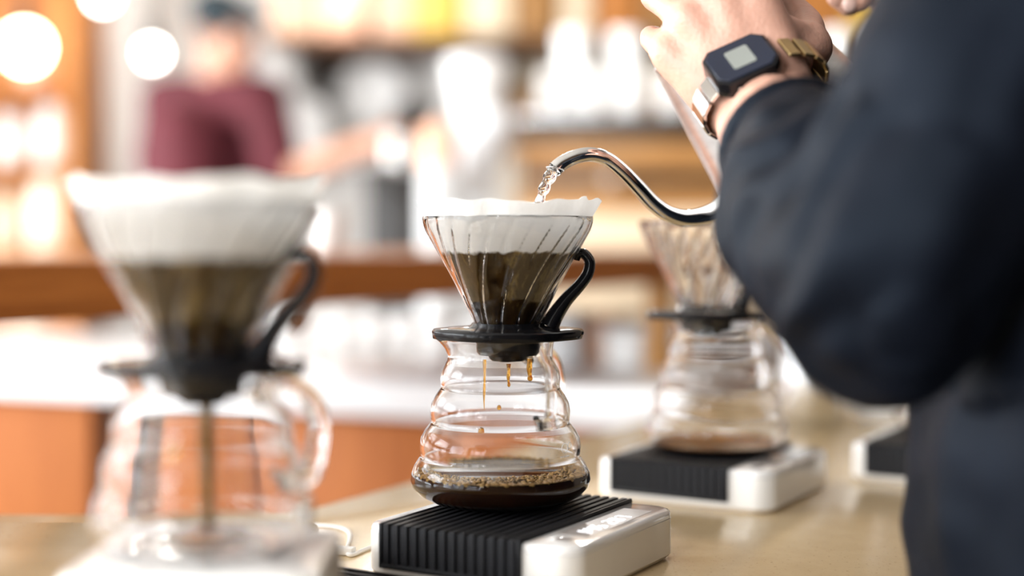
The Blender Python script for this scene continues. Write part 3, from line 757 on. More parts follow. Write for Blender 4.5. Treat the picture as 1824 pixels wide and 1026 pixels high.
for j, (ra, rb) in enumerate(((.0160, .0170), (.0150, .0112), (.0110, .0088))): skin.capsule(th[j], th[j + 1], ra, rb)
skin.capsule(th[1], mcp[3].lerp(wrs[3], .55), .0140, .0140); skin.capsule(th[1].lerp(th[0], .3), palm, .015, .017)
# right hand: fingertips coming down behind the kettle
hp0 = WRR
pr_ = P(1552, -120, 1.03)
skin.capsule(WRR, pr_, .026, .030)
for i, (bx, by, tx, ty) in enumerate(((1510, -110, 1512, 12), (1538, -105, 1535, 4), (1488, -105, 1490, -4), (1566, -100, 1556, -16))):
    b0 = P(bx, by, 1.02); t0 = P(tx, ty, 1.005); md = b0.lerp(t0, .5) + Vector((0, .010, 0))
    skin.capsule(pr_, b0, .016, .0115); skin.capsule(b0, md, .0105, .0095); skin.capsule(md, t0, .0092, .0076)
skin.capsule(WRR, P(1478, -70, 1.05), .016, .011); skin.capsule(P(1478, -70, 1.05), P(1462, -40, 1.04), .0105, .009)
body = fuse(skin, 'body', 'skin', pb, .0030, 7, org, disp=lambda c: .0009 * noise.noise(c * 55))
face_bits(body, hat, org)
nl = MB()
for (a, b_) in (((1512, 12), (1512, -8)),):
    nl.ball(P(1513, 6, .9985), .0058, (.9, .35, 1.1), 10, 6)
shifted(nl, org).build('finger_nail', 'nail', body, 60)
hr = MB().ball(hc + FA * -.022 + Vector((0, 0, .045)), .099, (1, .92, .92), 20, 12, B)
hr.ball(hc + FA * -.045 + Vector((0, 0, -.005)), .083, (.8, .95, 1.0), 18, 10, B)
fuse(hr, 'hair', 'hair', pb, .006, 4, org, disp=lambda c: .004 * noise.noise(c * 60))
# jacket: body and both sleeves in one loose shell, folds pushed into it
jk = MB()
for s_ in (-1, 1):
    jk.capsule(tp(-.002, s_ * .075, .90), tp(0, s_ * .095, 1.33), .126, .118)
    jk.capsule(tp(0, s_ * .11, 1.385), SHL if s_ < 0 else SHR, .072, .068)
jk.capsule(tp(.0, -.14, 1.385), tp(.0, .14, 1.385), .074, .074)
jk.capsule(tp(.01, -.04, 1.43), tp(.015, .04, 1.43), .072, .072)
jk.capsule(SHL, ELB, .068, .0560)
CUF = ELB.lerp(WRI, .80)
fm_ = ELB.lerp(WRI, .34)
jk.capsule(ELB, fm_, .0555, .0600); jk.capsule(fm_, ELB.lerp(WRI, .52), .0600, .0460); jk.capsule(ELB.lerp(WRI, .52), ELB.lerp(WRI, .60), .0460, .0370)
jk.capsule(ELB.lerp(WRI, .24) + Vector((-.010, 0, -.012)), ELB.lerp(WRI, .48) + Vector((-.016, 0, -.020)), .046, .036)
jk.capsule(SHR, ELR, .068, .054); jk.capsule(ELR, ELR.lerp(WRR, .8), .054, .038)
ax = (WRI - ELB).normalized(); ua = (SHL - ELB).normalized()
def folds(c):
    w_ = c + org
    d = (w_ - ELB).dot(ax); far = (w_ - ELB.lerp(WRI, max(0, min(1, d / .27)))).length
    s1 = .0075 * noise.noise(w_ * 13) + .0030 * noise.noise(w_ * 36)
    if far < .085 and d > -.05: s1 += .0052 * math.sin(d * 170 + 5 * noise.noise(w_ * 16)) * (.4 + .6 * abs(noise.noise(w_ * 9)))
    elif w_.z < 1.1: s1 += .0065 * math.sin(40 * (w_.x + w_.y * .6) + 4 * noise.noise(w_ * 5)) * .6
    return s1
jo = fuse(jk, 'jacket', 'jacket', pb, .0045, 8, org, disp=folds)
jo['label'] = 'loose black jacket with blue sheen'
# rolled cuff
cf = MB(); cax = ax; ca = cax.cross(Vector((0, 0, 1))).normalized(); cb = cax.cross(ca)
cc = ELB.lerp(WRI, .65)
cf.tube([cc + ca * (math.cos(2 * PI * i / 32) * .0350) + cb * (math.sin(2 * PI * i / 32) * .0350) for i in range(33)], .0075, 10, caps=False)
shifted(cf, org).build('cuff', 'jacket', jo, 60)
tr_ = MB()
for s_ in (-1, 1):
    tr_.capsule(tp(0, s_ * .075, .93), tp(.015, s_ * .095, .52), .108, .082); tr_.capsule(tp(.015, s_ * .095, .52), tp(-.01, s_ * .10, .12), .082, .062)
fuse(tr_, 'trousers', 'trousers', pb, .010, 5, org)
for s_ in (-1, 1):
    sh_ = MB().capsule(tp(-.045, s_ * .10, .050), tp(.14, s_ * .118, .042), .050, .042)
    o = fuse(sh_, 'shoe', 'shoe', pb, .008, 3, org)

# watch on the left wrist
wfa = (WRI - ELB).normalized()
zw = (Vector((0, -1, 0)) - wfa * wfa.dot(Vector((0, -1, 0)))).normalized()
zw = (zw * .80 + Vector((0, -1, 0)) * .42 + Vector((-.16, 0, 0))).normalized()
xw = (hx - zw * hx.dot(zw)).normalized(); yw = zw.cross(xw)
wc = WRI + zw * .0315 - xw * .0070
WMt = Matrix((xw, yw, zw)).transposed().to_4x4(); WMt.translation = wc - org
wt = bpy.data.objects.new('wrist_watch', None); C.objects.link(wt); wt.parent = pb; wt.matrix_local = WMt; wt['label'] = 'blue-black digital wrist watch with brass band'
def octo(hx_, hy_, c): return [(hx_ - c, -hy_), (hx_, -hy_ + c), (hx_, hy_ - c), (hx_ - c, hy_), (-hx_ + c, hy_), (-hx_, hy_ - c), (-hx_, -hy_ + c), (-hx_ + c, -hy_)]
MB().prism(octo(.0205, .0170, .006), -.0080, .0035).build('case', 'black_plastic', wt, 30, bevel=.0012)
MB().prism(octo(.0185, .0150, .005), .0034, .0044).build('bezel', 'watch_blue', wt, 30, bevel=.0003, seg=1)
MB().prism(octo(.0072, .0082, .001), .0044, .0048).build('display', 'lcd', wt, 30)
for sx in (-1, 1):
    for sy in (-1, 1):
        MB().lathe([(0, 0), (.0018, 0), (.0018, .0022), (0, .0024)], 14, Matrix.Translation((sx * .009, sy * .0168, -.0022)) @ Matrix.Rotation(R(-90 * sy), 4, 'X')).build('button', 'steel', wt, 40)
wax = (WRI - ELB).normalized()
# band links around the wrist (ellipse in the plane across the forearm)
wctr = wc - zw * .0275 + xw * .0085
lk = 22
for i in range(lk):
    a = 2 * PI * i / lk + PI / lk
    ex, ez = math.cos(a) * .0405, math.sin(a) * .0275
    if ez > .0150 and (-.0225 < ex < .0150): continue
    p_ = wctr + xw * ex + zw * ez - org
    tx = (xw * (-math.sin(a) * .0405) + zw * (math.cos(a) * .0275)).normalized(); nn = tx.cross(yw).normalized()
    Lm = Matrix((tx, yw, nn)).transposed().to_4x4(); Lm.translation = p_
    lm = MB().box((-.0040, -.0085, -.0012), (.0040, .0085, .0012)).build('band_link', 'watch_gold' if ex > 0 else 'steel', None, 30, bevel=.0005, seg=1)
    lm.parent = wt; lm.matrix_local = WMt.inverted() @ Lm

# ---- the barista in the maroon shirt, far behind
def far_person():
    o0 = Vector((-.845, 4.02, 0))
    t = thing('person', 'person in maroon shirt and dark cap working behind the wooden table', 'person', o0)
    f = Vector((.80, -.60, 0)).normalized(); l = Vector((-f.y, f.x, 0))
    def at_(a, b_, z): return o0 + f * a + l * b_ + Vector((0, 0, z))
    hc2 = P(402, 62, 3.98)
    mb = MB(); B2, at2 = head_shapes(mb, hc2, (Vector((.75, -.6, -.25))).normalized() * 1.0, 1.0)
    ns = Vector((-.83, 4.02, 1.50))
    mb.capsule(ns, hc2 + Vector((-.02, .01, -.07)), .060, .055)
    mb.capsule(at_(0, .07, 1.0), at_(0, .09, 1.42), .095, .10); mb.capsule(at_(0, -.07, 1.0), at_(0, -.09, 1.42), .095, .10)
    rs, re, rw = P(468, 178, 3.92), P(506, 318, 3.82), P(640, 262, 3.72)
    ls, le, lw = P(292, 182, 4.08), P(284, 318, 4.02), P(330, 440, 3.85)
    mb.capsule(ls, rs, .055, .055)
    for a_, b_, c_ in ((rs, re, rw), (ls, le, lw)): mb.capsule(a_, b_, .05, .042); mb.capsule(b_, c_, .042, .030)
    hd = P(684, 252, 3.70); mb.capsule(rw, hd, .032, .034)
    for i, dz in enumerate((-.030, -.010, .010, .030)):
        q = hd + Vector((.03, -.02, dz)); mb.capsule(hd + Vector((.005, 0, dz * .8)), q, .012, .010); mb.capsule(q, q + Vector((.022, .03, -.004)), .010, .008)
    mb.capsule(hd, hd + Vector((.02, .03, .05)), .014, .010)
    hl = lw + Vector((.03, -.03, -.08)); mb.capsule(lw, hl, .030, .033)
    for i, dx in enumerate((-.028, -.009, .009, .028)): mb.capsule(hl + Vector((dx, 0, -.02)), hl + Vector((dx * 1.1, -.015, -.085)), .011, .008)
    mb.capsule(hl, hl + Vector((.05, -.02, -.03)), .012, .009)
    for s_ in (-1, 1):
        mb.capsule(at_(0, s_ * .085, .95), at_(.02, s_ * .1, .5), .085, .058); mb.capsule(at_(.02, s_ * .1, .5), at_(0, s_ * .1, .1), .056, .038); mb.capsule(at_(-.02, s_ * .1, .055), at_(.13, s_ * .11, .04), .036, .028)
    bd = fuse(mb, 'body', 'skin2', t, .007, 4, o0); face_bits(bd, at2, o0)
    cp = MB().ball(hc2 + Vector((-.008, .006, .052)), .103, (1, .92, .78), 20, 12, B2); cp.capsule(hc2 + Vector((.075, -.06, .045)), hc2 + Vector((.115, -.09, .035)), .035, .02)
    fuse(cp, 'cap', 'cap', t, .008, 4, o0)
    s = MB(); s.capsule(at_(0, .07, .98), at_(0, .085, 1.42), .118, .115); s.capsule(at_(0, -.07, .98), at_(0, -.085, 1.42), .118, .115)
    s.capsule(ls, rs, .074, .074); s.capsule(ns + Vector((0, 0, -.03)), ns + Vector((0, 0, .015)), .085, .07)
    s.capsule(rs, rs.lerp(re, .92), .072, .062); s.capsule(ls, ls.lerp(le, .95), .072, .062)
    fuse(s, 'shirt', 'shirt', t, .010, 5, o0, disp=lambda c: .012 * noise.noise(c * 9))
    ap = MB()
    for a in range(-5, 6): ap.capsule(at_(.145 - .0025 * a * a * .9, a * .024, .50), at_(.145 - .0025 * a * a * .9, a * .024, 1.16), .012, .012)
    fuse(ap, 'apron', 'apron', t, .009, 4, o0)
    p = MB()
    for s_ in (-1, 1): p.capsule(at_(0, s_ * .08, .94), at_(.02, s_ * .1, .5), .11, .082); p.capsule(at_(.02, s_ * .1, .5), at_(0, s_ * .1, .12), .082, .065)
    fuse(p, 'trousers', 'trousers', t, .012, 4, o0)
    for s_ in (-1, 1): fuse(MB().capsule(at_(-.05, s_ * .1, .05), at_(.15, s_ * .112, .042), .05, .042), 'shoe', 'shoe', t, .01, 3, o0)
    return hd
hand_far = far_person()
jo_ = hand_far + Vector((.045, -.025, -.075))
mp_ = thing('milk_pitcher', 'small steel milk pitcher held by the person in maroon', 'pitcher', jo_)
MB().lathe([(0, 0), (.040, 0), (.043, .004), (.045, .03), (.040, .06), (.036, .075), (.039, .09), (.0375, .09), (.0345, .075), (.0385, .06), (.043, .03), (.041, .005), (0, .003)], 40).build('body', 'steel', mp_, 40)
MB().tube(smooth_path([(.041, 0, .065), (.062, 0, .068), (.068, 0, .045), (.060, 0, .020), (.044, 0, .018)], 5), .004, 8).build('handle', 'steel', mp_, 60)

# ================================================================== WOODEN BAR TABLE (raised, thick top)
TZ = EYE - .021
tdir_ = Vector((.552, .834, 0)).normalized(); tperp = Vector((-tdir_.y, tdir_.x, 0))
T0 = Vector((-.432, 1.20, 0)) - tdir_ * .62
tab = thing('bar_table', 'thick reddish wooden bar table top on posts beyond the brew counter', 'table', (T0.x, T0.y, 0), math.atan2(tdir_.y, tdir_.x))
MB().box((0, 0, TZ - .050), (2.75, .56, TZ)).build('table_top', 'table_wood', tab, 30, bevel=.004)
MB().box((.04, .38, COUNTER + .0005), (.10, .44, TZ - .0505)).build('post', 'black_metal', tab, 30, bevel=.003)
pw = P(1176, 540, 2.22)
M2 = Matrix.Rotation(-math.atan2(tdir_.y, tdir_.x), 4, 'Z') @ Matrix.Translation((-T0.x, -T0.y, 0))
pw = M2 @ pw
MB().box((pw.x - .018, pw.y - .018, COUNTER + .0005), (pw.x + .018, pw.y + .018, TZ - .0505)).build('post', 'gold_wood', tab, 30, bevel=.003)
MB().box((2.55, .25, COUNTER + .0005), (2.62, .32, TZ - .0505)).build('post', 'gold_wood', tab, 30, bevel=.003)
pe = M2 @ P(528, 572, 1.50)
pgd = (M2.to_3x3() @ Vector((.10, -1, 0))).normalized()
PGM = Matrix.Translation((pe.x, pe.y, TZ - .050 - .0135)) @ pgd.to_track_quat('Z', 'Y').to_matrix().to_4x4()
MB().lathe([(0, -.10), (.009, -.10), (.010, 0), (.0125, .004), (.0135, .016), (.012, .024), (.006, .026), (0, .026)], 28, PGM).build('wooden_peg', 'dark_wood', tab, 40)

# ================================================================== WHITE SERVICE COUNTER
wa = math.atan2(-.43, 1.0)
wdir = Vector((math.cos(wa), math.sin(wa), 0)); wper = Vector((-wdir.y, wdir.x, 0))
W0 = Vector((-.847, 2.36, 0)) - wdir * 1.0
wcn = thing('service_counter', 'white topped service counter with orange wooden front panels', 'counter', (W0.x, W0.y, 0), wa)
WL = 2.16
MB().box((0, 0, EYE - .262), (WL, .66, COUNTER)).build('counter_top', 'white_top', wcn, 30, bevel=.004)
MB().box((.02, .06, .10), (WL - .02, .64, EYE - .2625)).build('carcass', 'dark_wood', wcn, 0)
MB().box((.05, .08, 0), (WL - .05, .60, .0995)).build('plinth', 'black_metal', wcn, 0)
def wloc(px): # position along the counter front for a photo column
    d = ray(px, 760); d = Vector((d.x, d.y)); n_ = Vector((wper.x, wper.y)); o_ = Vector((W0.x, W0.y))
    s = o_.dot(n_) / d.dot(n_); return (d * s - o_).dot(Vector((wdir.x, wdir.y)))
edges = [(0.03, .52), (.535, wloc(136)), (wloc(232), wloc(470)), (wloc(478), wloc(758)), (wloc(766), WL - .03)]
for a, b_ in edges:
    MB().box((a, .035, .13), (b_, .0595, EYE - .270)).build('front_panel', 'panel_wood', wcn, 30, bevel=.003)

# cups on the service counter, in a row
def cup_mesh(r, h, wall=.0025):
    return MB().lathe([(0, .002), (r * .55, .002), (r * .58, 0), (r * .66, .0015), (r * .86, h * .35), (r * .97, h * .75), (r, h), (r - wall, h), (r * .97 - wall, h * .75), (r * .84 - wall, h * .35), (r * .55, .006), (0, .006)], 32)
def cup_handle(r, h):
    return MB().tube(smooth_path([(r * .93, 0, h * .80), (r * 1.35, 0, h * .82), (r * 1.5, 0, h * .55), (r * 1.3, 0, h * .3), (r * .84, 0, h * .30)], 5), .0035, 8)
CM = {}
def cup(label, loc, r, h, rz, group, material='ceramic', handle=True, inv=False):
    key = (round(r, 4), round(h, 4), material)
    t = thing('coffee_cup', label, 'cup', loc, rz, group)
    if key not in CM:
        b1 = cup_mesh(r, h).build('bowl', material, t, 50); h1 = cup_handle(r, h).build('handle', material, t, 60); CM[key] = (b1.data, h1.data)
    else:
        for nm, d in zip(('bowl', 'handle'), CM[key]):
            o = bpy.data.objects.new(nm, d); C.objects.link(o); o.parent = t
    return t
for i, px in enumerate((556, 613, 670, 727, 784)):
    nth = ('first', 'second', 'third', 'fourth', 'last')[i]
    g = G(px, 628, COUNTER); cup(nth + ' white cup, counted from the wooden peg, in the row under the wooden table', (g.x, g.y, COUNTER + .0005), .0262, .072, R(66), 'cups under the wooden table')
g = G(512, 640, COUNTER); cup('single white cup on the service counter below the wooden peg', (g.x, g.y, COUNTER + .0005), .034, .070, R(200), None)
# packages further right on the service counter
def carton(name, label, cat, px, py, w_, d_, h, material, rz=wa, lid=True):
    g = G(px, py, COUNTER); t = thing(name, label, cat, (g.x, g.y, COUNTER + .0005), rz)
    MB().box((-w_ / 2, -d_ / 2, 0), (w_ / 2, d_ / 2, h)).build('box_body', material, t, 30, bevel=.004)
    MB().box((-w_ / 2 - .002, -d_ / 2 - .002, h - .022), (w_ / 2 + .002, d_ / 2 + .002, h + .003)).build('box_lid', material, t, 30, bevel=.003)
carton('pastry_box', 'peach paper box on the service counter near the wooden post', 'box', 1062, 640, .07, .07, .075, 'peach')
carton('pastry_box', 'pale grey box on the service counter near the wooden post', 'box', 1005, 648, .06, .07, .085, 'grey_metal')
carton('pastry_box', 'pale grey flat box beside the peach paper box', 'box', 1120, 652, .06, .06, .060, 'grey_ceramic')

# cup on the wooden table
g = G(582, 445, TZ); g = P(582, 440, 1.85)
cup('white espresso cup alone on the wooden bar table', (g.x, g.y, TZ + .0005), .026, .058, R(150), None)

# ================================================================== BACK BAR
BZ = .95
bc = thing('back_counter', 'long dark back counter carrying the espresso machine', 'counter', (.75, 3.6, 0))
MB().box((-1.45, -.34, BZ - .045), (1.75, .36, BZ)).build('counter_top', 'white_top', bc, 30, bevel=.004)
MB().box((-1.42, -.30, 0), (1.72, .34, BZ - .0455)).build('carcass', 'dark_wood', bc, 0)
for i in range(6):
    MB().box((-1.40 + i * .52, -.325, .10), (-1.40 + i * .52 + .50, -.3005, BZ - .06)).build('door', 'panel_wood', bc, 30, bevel=.003)
# espresso machine, wood clad
EMY = 3.40
def zpx(y, Y): return P(912, y, Y).z
def xpx(x, Y): return P(x, 400, Y).x
ex0, ex1 = xpx(925, EMY), xpx(1640, EMY)
em = thing('espresso_machine', 'wide wood-clad espresso machine with cups stacked on top', 'espresso machine', ((ex0 + ex1) / 2, EMY, BZ + .0005))
hw = (ex1 - ex0) / 2; z0 = BZ + .0005
def zz(y): return zpx(y, EMY) - z0
MB().box((-hw, .06, .03), (hw, .46, zz(212))).build('body', 'black_metal', em, 30, bevel=.006)
MB().box((-hw - .01, .0, zz(214)), (hw + .01, .47, zz(200))).build('cup_tray', 'brushed_steel', em, 30, bevel=.004)
MB().box((-hw, .015, zz(306)), (hw, .0595, zz(250))).build('wood_panel', 'gold_wood', em, 30, bevel=.004)
MB().box((-hw, -.03, zz(376)), (hw, .0595, zz(332))).build('wood_panel', 'gold_wood', em, 30, bevel=.004)
MB().box((-hw, -.08, .03), (hw, .0595, zz(378))).build('drip_tray', 'cream_wood', em, 30, bevel=.004)
for sx in (-1, 1):
    for yy in (.0, .40): MB().lathe([(0, 0), (.022, 0), (.025, .031), (0, .031)], 16, Matrix.Translation((sx * (hw - .06), yy, 0))).build('foot', 'black_metal', em, 40)
for gx in (-.25, .10, .35):
    gh = MB().lathe([(0, zz(330)), (.034, zz(330)), (.036, zz(312)), (.030, zz(306)), (0, zz(306))], 24, Matrix.Translation((gx, -.0, 0))).build('group_head', 'steel', em, 40)
    MB().tube([(gx, -.03, zz(328)), (gx, -.09, zz(329)), (gx, -.15, zz(333))], [.008, .010, .013], 12).build('portafilter_handle', 'kettle_black', gh, 50)
# cups on the machine
ctz = P(912, 200, EMY).z + .0007
nths = ('first', 'second', 'third', 'fourth', 'fifth', 'sixth')
lvn = ('bottom', 'second', 'top')
for si, (px, n_) in enumerate(((985, 2), (1054, 2), (1123, 2), (1196, 2), (1500, 2), (1572, 2))):
    for lv in range(n_):
        cup('%s cup in the %s front stack on the espresso machine from the grinder' % (('lower', 'upper')[lv], nths[si]), (xpx(px, EMY + .12), EMY + .12, ctz + lv * .047), .036, .060, R(78 + px % 23), 'white cups on the espresso machine')
for si, (px, n_) in enumerate(((1022, 3), (1114, 3), (1490, 3), (1580, 3))):
    for lv in range(n_):
        cup('%s tall mug in the %s rear stack on the espresso machine from the grinder' % (lvn[lv], nths[si]), (xpx(px, EMY + .30), EMY + .30, ctz + lv * .072), .045, .085, R(80 + px % 23), 'white mugs stacked at the rear of the machine')
# grinder with pale hopper
gy = 3.42
gx_ = xpx(848, gy); gr = thing('coffee_grinder', 'pale grey coffee grinder with slanted chute beside the espresso machine', 'grinder', (gx_, gy, BZ + .0005))
def gz(y): return P(912, y, gy).z - BZ - .0005
MB().box((-.075, -.05, 0), (.075, .10, .05)).build('base', 'grey_metal', gr, 30, bevel=.01)
MB().box((-.055, .0, .045), (.055, .09, gz(225))).build('column', 'grey_metal', gr, 30, bevel=.012)
MB().tube([(.050, .02, gz(205)), (.012, .01, gz(270)), (-.040, .0, gz(345))], [.056, .050, .043], 20).build('chute', 'grey_metal', gr, 40)
MB().lathe([(0, gz(222)), (.045, gz(222)), (.050, gz(205)), (.075, gz(120)), (.078, gz(105)), (.060, gz(100)), (0, gz(98))], 36, Matrix.Translation((0, .03, 0))).build('hopper', 'ceramic', gr, 40)
# black grinder / boiler block
by = 3.82
bx = thing('black_grinder', 'matte black grinder with round hopper beside the steel pitcher', 'grinder', (xpx(712, by), by, BZ + .0005))
def bz(y): return P(912, y, by).z - BZ - .0005
MB().box((-.085, -.06, 0), (.085, .12, bz(296))).build('body', 'black_metal', bx, 30, bevel=.012)
MB().lathe([(0, bz(300)), (.050, bz(300)), (.042, bz(275)), (.030, bz(255)), (.060, bz(195)), (.062, bz(187)), (0, bz(185))], 32, Matrix.Translation((.035, .04, 0))).build('hopper', 'black_metal', bx, 40)
MB().tube([(-.0, -.06, bz(320)), (0, -.12, bz(330)), (0, -.13, bz(345))], .014, 12).build('spout', 'black_metal', bx, 50)
cn_ = thing('canister', 'pale canister with deep peach lid standing between the two grinders', 'canister', (xpx(781, 3.315), 3.315, BZ + .0005))
hcn = P(785, 225, 3.315).z - BZ; hl_ = P(785, 298, 3.315).z - BZ
MB().lathe([(0, 0), (.040, 0), (.042, .004), (.042, hl_ - .004), (.040, hl_ - .0005), (0, hl_ - .0005)], 36).build('body', 'grey_ceramic', cn_, 40)
MB().lathe([(0, hl_), (.0435, hl_), (.0435, hcn - .012), (.038, hcn), (.012, hcn), (.012, hcn + .012), (0, hcn + .013)], 36).build('lid', 'copper', cn_, 40)

# wall shelf with goods, above
shy = 4.75
sx0, sx1, sz = xpx(480, shy), xpx(1650, shy), P(912, 72, shy).z
shf = thing('wall_shelf', 'long dark wooden wall shelf above the espresso machine', 'shelf', ((sx0 + sx1) / 2, 5.0, sz))
shw = (sx1 - sx0) / 2
MB().box((-shw, -.30, -.018), (shw, .1995, .012)).build('board', 'dark_wood', shf, 30, bevel=.003)
for u in (-.9, -.3, .3, .9):
    MB().add([(u * shw - .012, .199, -.20), (u * shw + .012, .199, -.20), (u * shw + .012, .199, -.0185), (u * shw - .012, .199, -.0185), (u * shw - .012, -.20, -.0185), (u * shw + .012, -.20, -.0185)],
             [(0, 1, 2, 3), (3, 2, 5, 4), (0, 4, 5, 1), (0, 3, 4), (1, 5, 2)]).build('bracket', 'black_metal', shf, 0)
goods = [(525, .15, .26, 'peach', 'wide peach paper carton on the wall shelf'), (612, .15, .24, 'copper', 'copper coloured tin on the wall shelf above the black grinder'), (700, .12, .22, 'peach', 'narrow peach paper carton on the wall shelf beside the mustard tin'),
         (780, .17, .25, 'yellow', 'mustard yellow tin on the wall shelf'), (870, .15, .20, 'cream_wood', 'cream wooden crate on the wall shelf'), (955, .14, .22, 'gold_wood', 'golden wooden crate on the wall shelf beside the cream one'),
         (1028, .09, .26, 'cream_wood', 'tall cream box on the wall shelf'), (1100, .15, .28, 'orange_wood', 'orange wooden box on the wall shelf'), (1195, .16, .26, 'gold_wood', 'tall golden box on the wall shelf behind the hand'),
         (1430, .30, .28, 'orange_wood', 'large orange wooden chest on the wall shelf'), (1560, .17, .24, 'yellow', 'mustard yellow box at the far end of the wall shelf')]
for px, w_, h_, mt_, lab in goods:
    o = thing('storage_box', lab, 'storage box', (xpx(px, shy), 4.86, sz + .0125))
    MB().box((-w_ / 2, -.09, 0), (w_ / 2, .10, h_)).build('box_body', mt_, o, 30, bevel=.006)
    MB().box((-w_ / 2 - .003, -.093, h_ - .04), (w_ / 2 + .003, .103, h_ + .006)).build('box_lid', mt_, o, 30, bevel=.004)
# warm timber cladding behind shelf on the right
for i in range(9):
    z_ = .96 + i * .245
    struct(MB().box((xpx(905, 5.15), 5.135, z_), (X1 - .01, 5.1995, z_ + .238)).build('trim_%d' % (i + 2), 'cream_wood' if i % 2 else 'gold_wood', None, 30, bevel=.004))
# rail of white plates on the wall, left of the machine
rail = thing('plate_rack', 'thin steel plate rail on the white wall behind the person in maroon', 'rack', (xpx(560, 5.1), 5.1, P(912, 300, 5.1).z))
MB().tube([(-.36, 0, 0), (.40, 0, 0)], .008, 10).build('rail', 'brushed_steel', rail, 40)
for u in (-.3, .3): MB().box((u - .01, 0, -.01), (u + .01, .0995, .01)).build('bracket', 'brushed_steel', rail, 30)
for (px, py, r, lab) in ((475, 118, .110, 'large white plate hung high on the wall beside the person in maroon'), (525, 228, .125, 'largest white plate hung on the wall beside the person in maroon'), (662, 168, .115, 'white plate hung on the wall above the black grinder')):
    c = P(px, py, 5.08); pt = thing('wall_plate', lab, 'plate', c, 0, 'white plates on the wall')
    PMt = Matrix.Rotation(R(90), 4, 'X')
    MB().lathe([(0, -.112), (.004, -.112)] if False else [(0, 0), (r * .6, 0), (r * .66, .006), (r, .022), (r * .995, .025), (r * .64, .010), (r * .58, .004), (0, .004)], 48, PMt).build('dish', 'ceramic', pt, 50)
    MB().box((-.01, .0, -.02), (.01, .1195, .02)).build('hanger', 'brushed_steel', pt, 30)
# small black jar on a bracket between plates
jb = P(575, 158, 4.8)
hk = thing('hanging_scoop', 'small black scoop hanging on the wall between the white plates', 'scoop', (jb.x, 5.10, jb.z))
MB().ball((0, 0, 0), .035, (1, .8, 1), 20, 12).build('bowl', 'black_metal', hk, 60)
MB().tube([(0, 0, .02), (0, .03, .10), (0, .0995, .11)], .006, 8).build('stem', 'black_metal', hk, 60)

# ================================================================== SHELVING ON THE LEFT
ly = 4.35
lx1 = xpx(128, ly); lx0 = lx1 - 1.0
un = thing('shelf_unit', 'orange wooden shelving unit with jars beside the white pillar', 'shelf unit', ((lx0 + lx1) / 2, ly + .2, 0))
hx_u = (lx1 - lx0) / 2
MB().box((-hx_u, .17, 0), (hx_u, .20, 2.3)).build('back_panel', 'orange_wood', un, 0)
for s_ in (-1, 1): MB().box((s_ * hx_u - .015, -.20, 0), (s_ * hx_u + .015, .1695, 2.3)).build('side_panel', 'orange_wood', un, 30, bevel=.003)
shz = [.12, .55, P(100, 448, ly).z, P(100, 290, ly).z, P(100, 150, ly).z, 2.05, 2.28]
for z_ in shz: MB().box((-hx_u + .0155, -.19, z_ - .02), (hx_u - .0155, .1695, z_)).build('shelf', 'orange_wood', un, 30, bevel=.002)
def jar(px, zb, r, h, material, lab, lidm=None, Y=ly + .08):
    t = thing('storage_jar', lab, 'jar', (xpx(px, Y), Y, zb + .0006))
    MB().lathe([(0, 0), (r * .85, 0), (r * .95, .006), (r, h * .3), (r, h * .75), (r * .75, h * .93), (r * .7, h), (r * .62, h), (r * .66, h * .92), (0, h * .9)], 32).build('body', material, t, 50)
    MB().lathe([(0, h), (r * .74, h), (r * .76, h + .018), (r * .2, h + .024), (r * .2, h + .04), (0, h + .042)], 32).build('lid', lidm or material, t, 50)
jar(92, shz[2], .068, .200, 'cream_jar', 'big cream jar on the middle shelf of the orange shelving')
jar(14, shz[2], .055, .150, 'beige_jar', 'beige stoneware jar beside the big cream jar')
jar(96, shz[3], .050, .150, 'grey_ceramic', 'white jar on the upper shelf of the orange shelving')
jar(22, shz[3], .050, .120, 'grey_ceramic', 'pale grey jar on the upper shelf beside the white jar')
jar(70, shz[4], .050, .130, 'copper', 'copper jar on the top visible shelf behind the globe lamp')
jar(60, shz[1], .09, .34, 'beige_jar', 'large beige crock on the low shelf of the orange shelving')

# ================================================================== LAMPS
def pendant(label, px, py, Y, r, material, ztop=ZC):
    c = P(px, py, Y); t = thing('pendant_lamp', label, 'lamp', (c.x, c.y, c.z), 0, 'bare globe pendant lamps')
    MB().ball((0, 0, 0), r, (1, 1, 1), 28, 16).build('globe_bulb', material, t, 60)
    sk = MB().lathe([(0, r * .88), (.018, r * .88), (.020, r + .02), (.016, r + .06), (.006, r + .07), (0, r + .07)], 20).build('socket', 'black_metal', t, 40)
    MB().tube([(0, 0, r + .065), (0, 0, ztop - c.z - .02)], .003, 8).build('cord', 'black_metal', t, 40)
    MB().lathe([(0, ztop - c.z - .025), (.05, ztop - c.z - .02), (.05, ztop - c.z - .0005), (0, ztop - c.z - .0005)], 24).build('ceiling_rose', 'black_metal', t, 40)
pendant('large warm glowing globe lamp in front of the orange shelving', 45, 84, 3.55, .050, 'bulb_warm')
pendant('white globe lamp hanging between pillar and the person in maroon', 271, 95, 4.2, .028, 'bulb_white')
pendant('white globe lamp hanging high in front of the pillar', 182, -8, 4.2, .03, 'bulb_white')
pendant('added fill globe lamp out of view above the espresso machine cups', 1250, -260, 3.1, .05, 'bulb_fill')  # this and the next two: unseen lamps added to brighten back wall and cups
pendant('added fill globe lamp out of view over the black grinder', 800, -240, 3.2, .05, 'bulb_fill')
pendant('added fill globe lamp out of view between the grinder lamp and the person in maroon', 560, -150, 4.3, .05, 'bulb_fill')

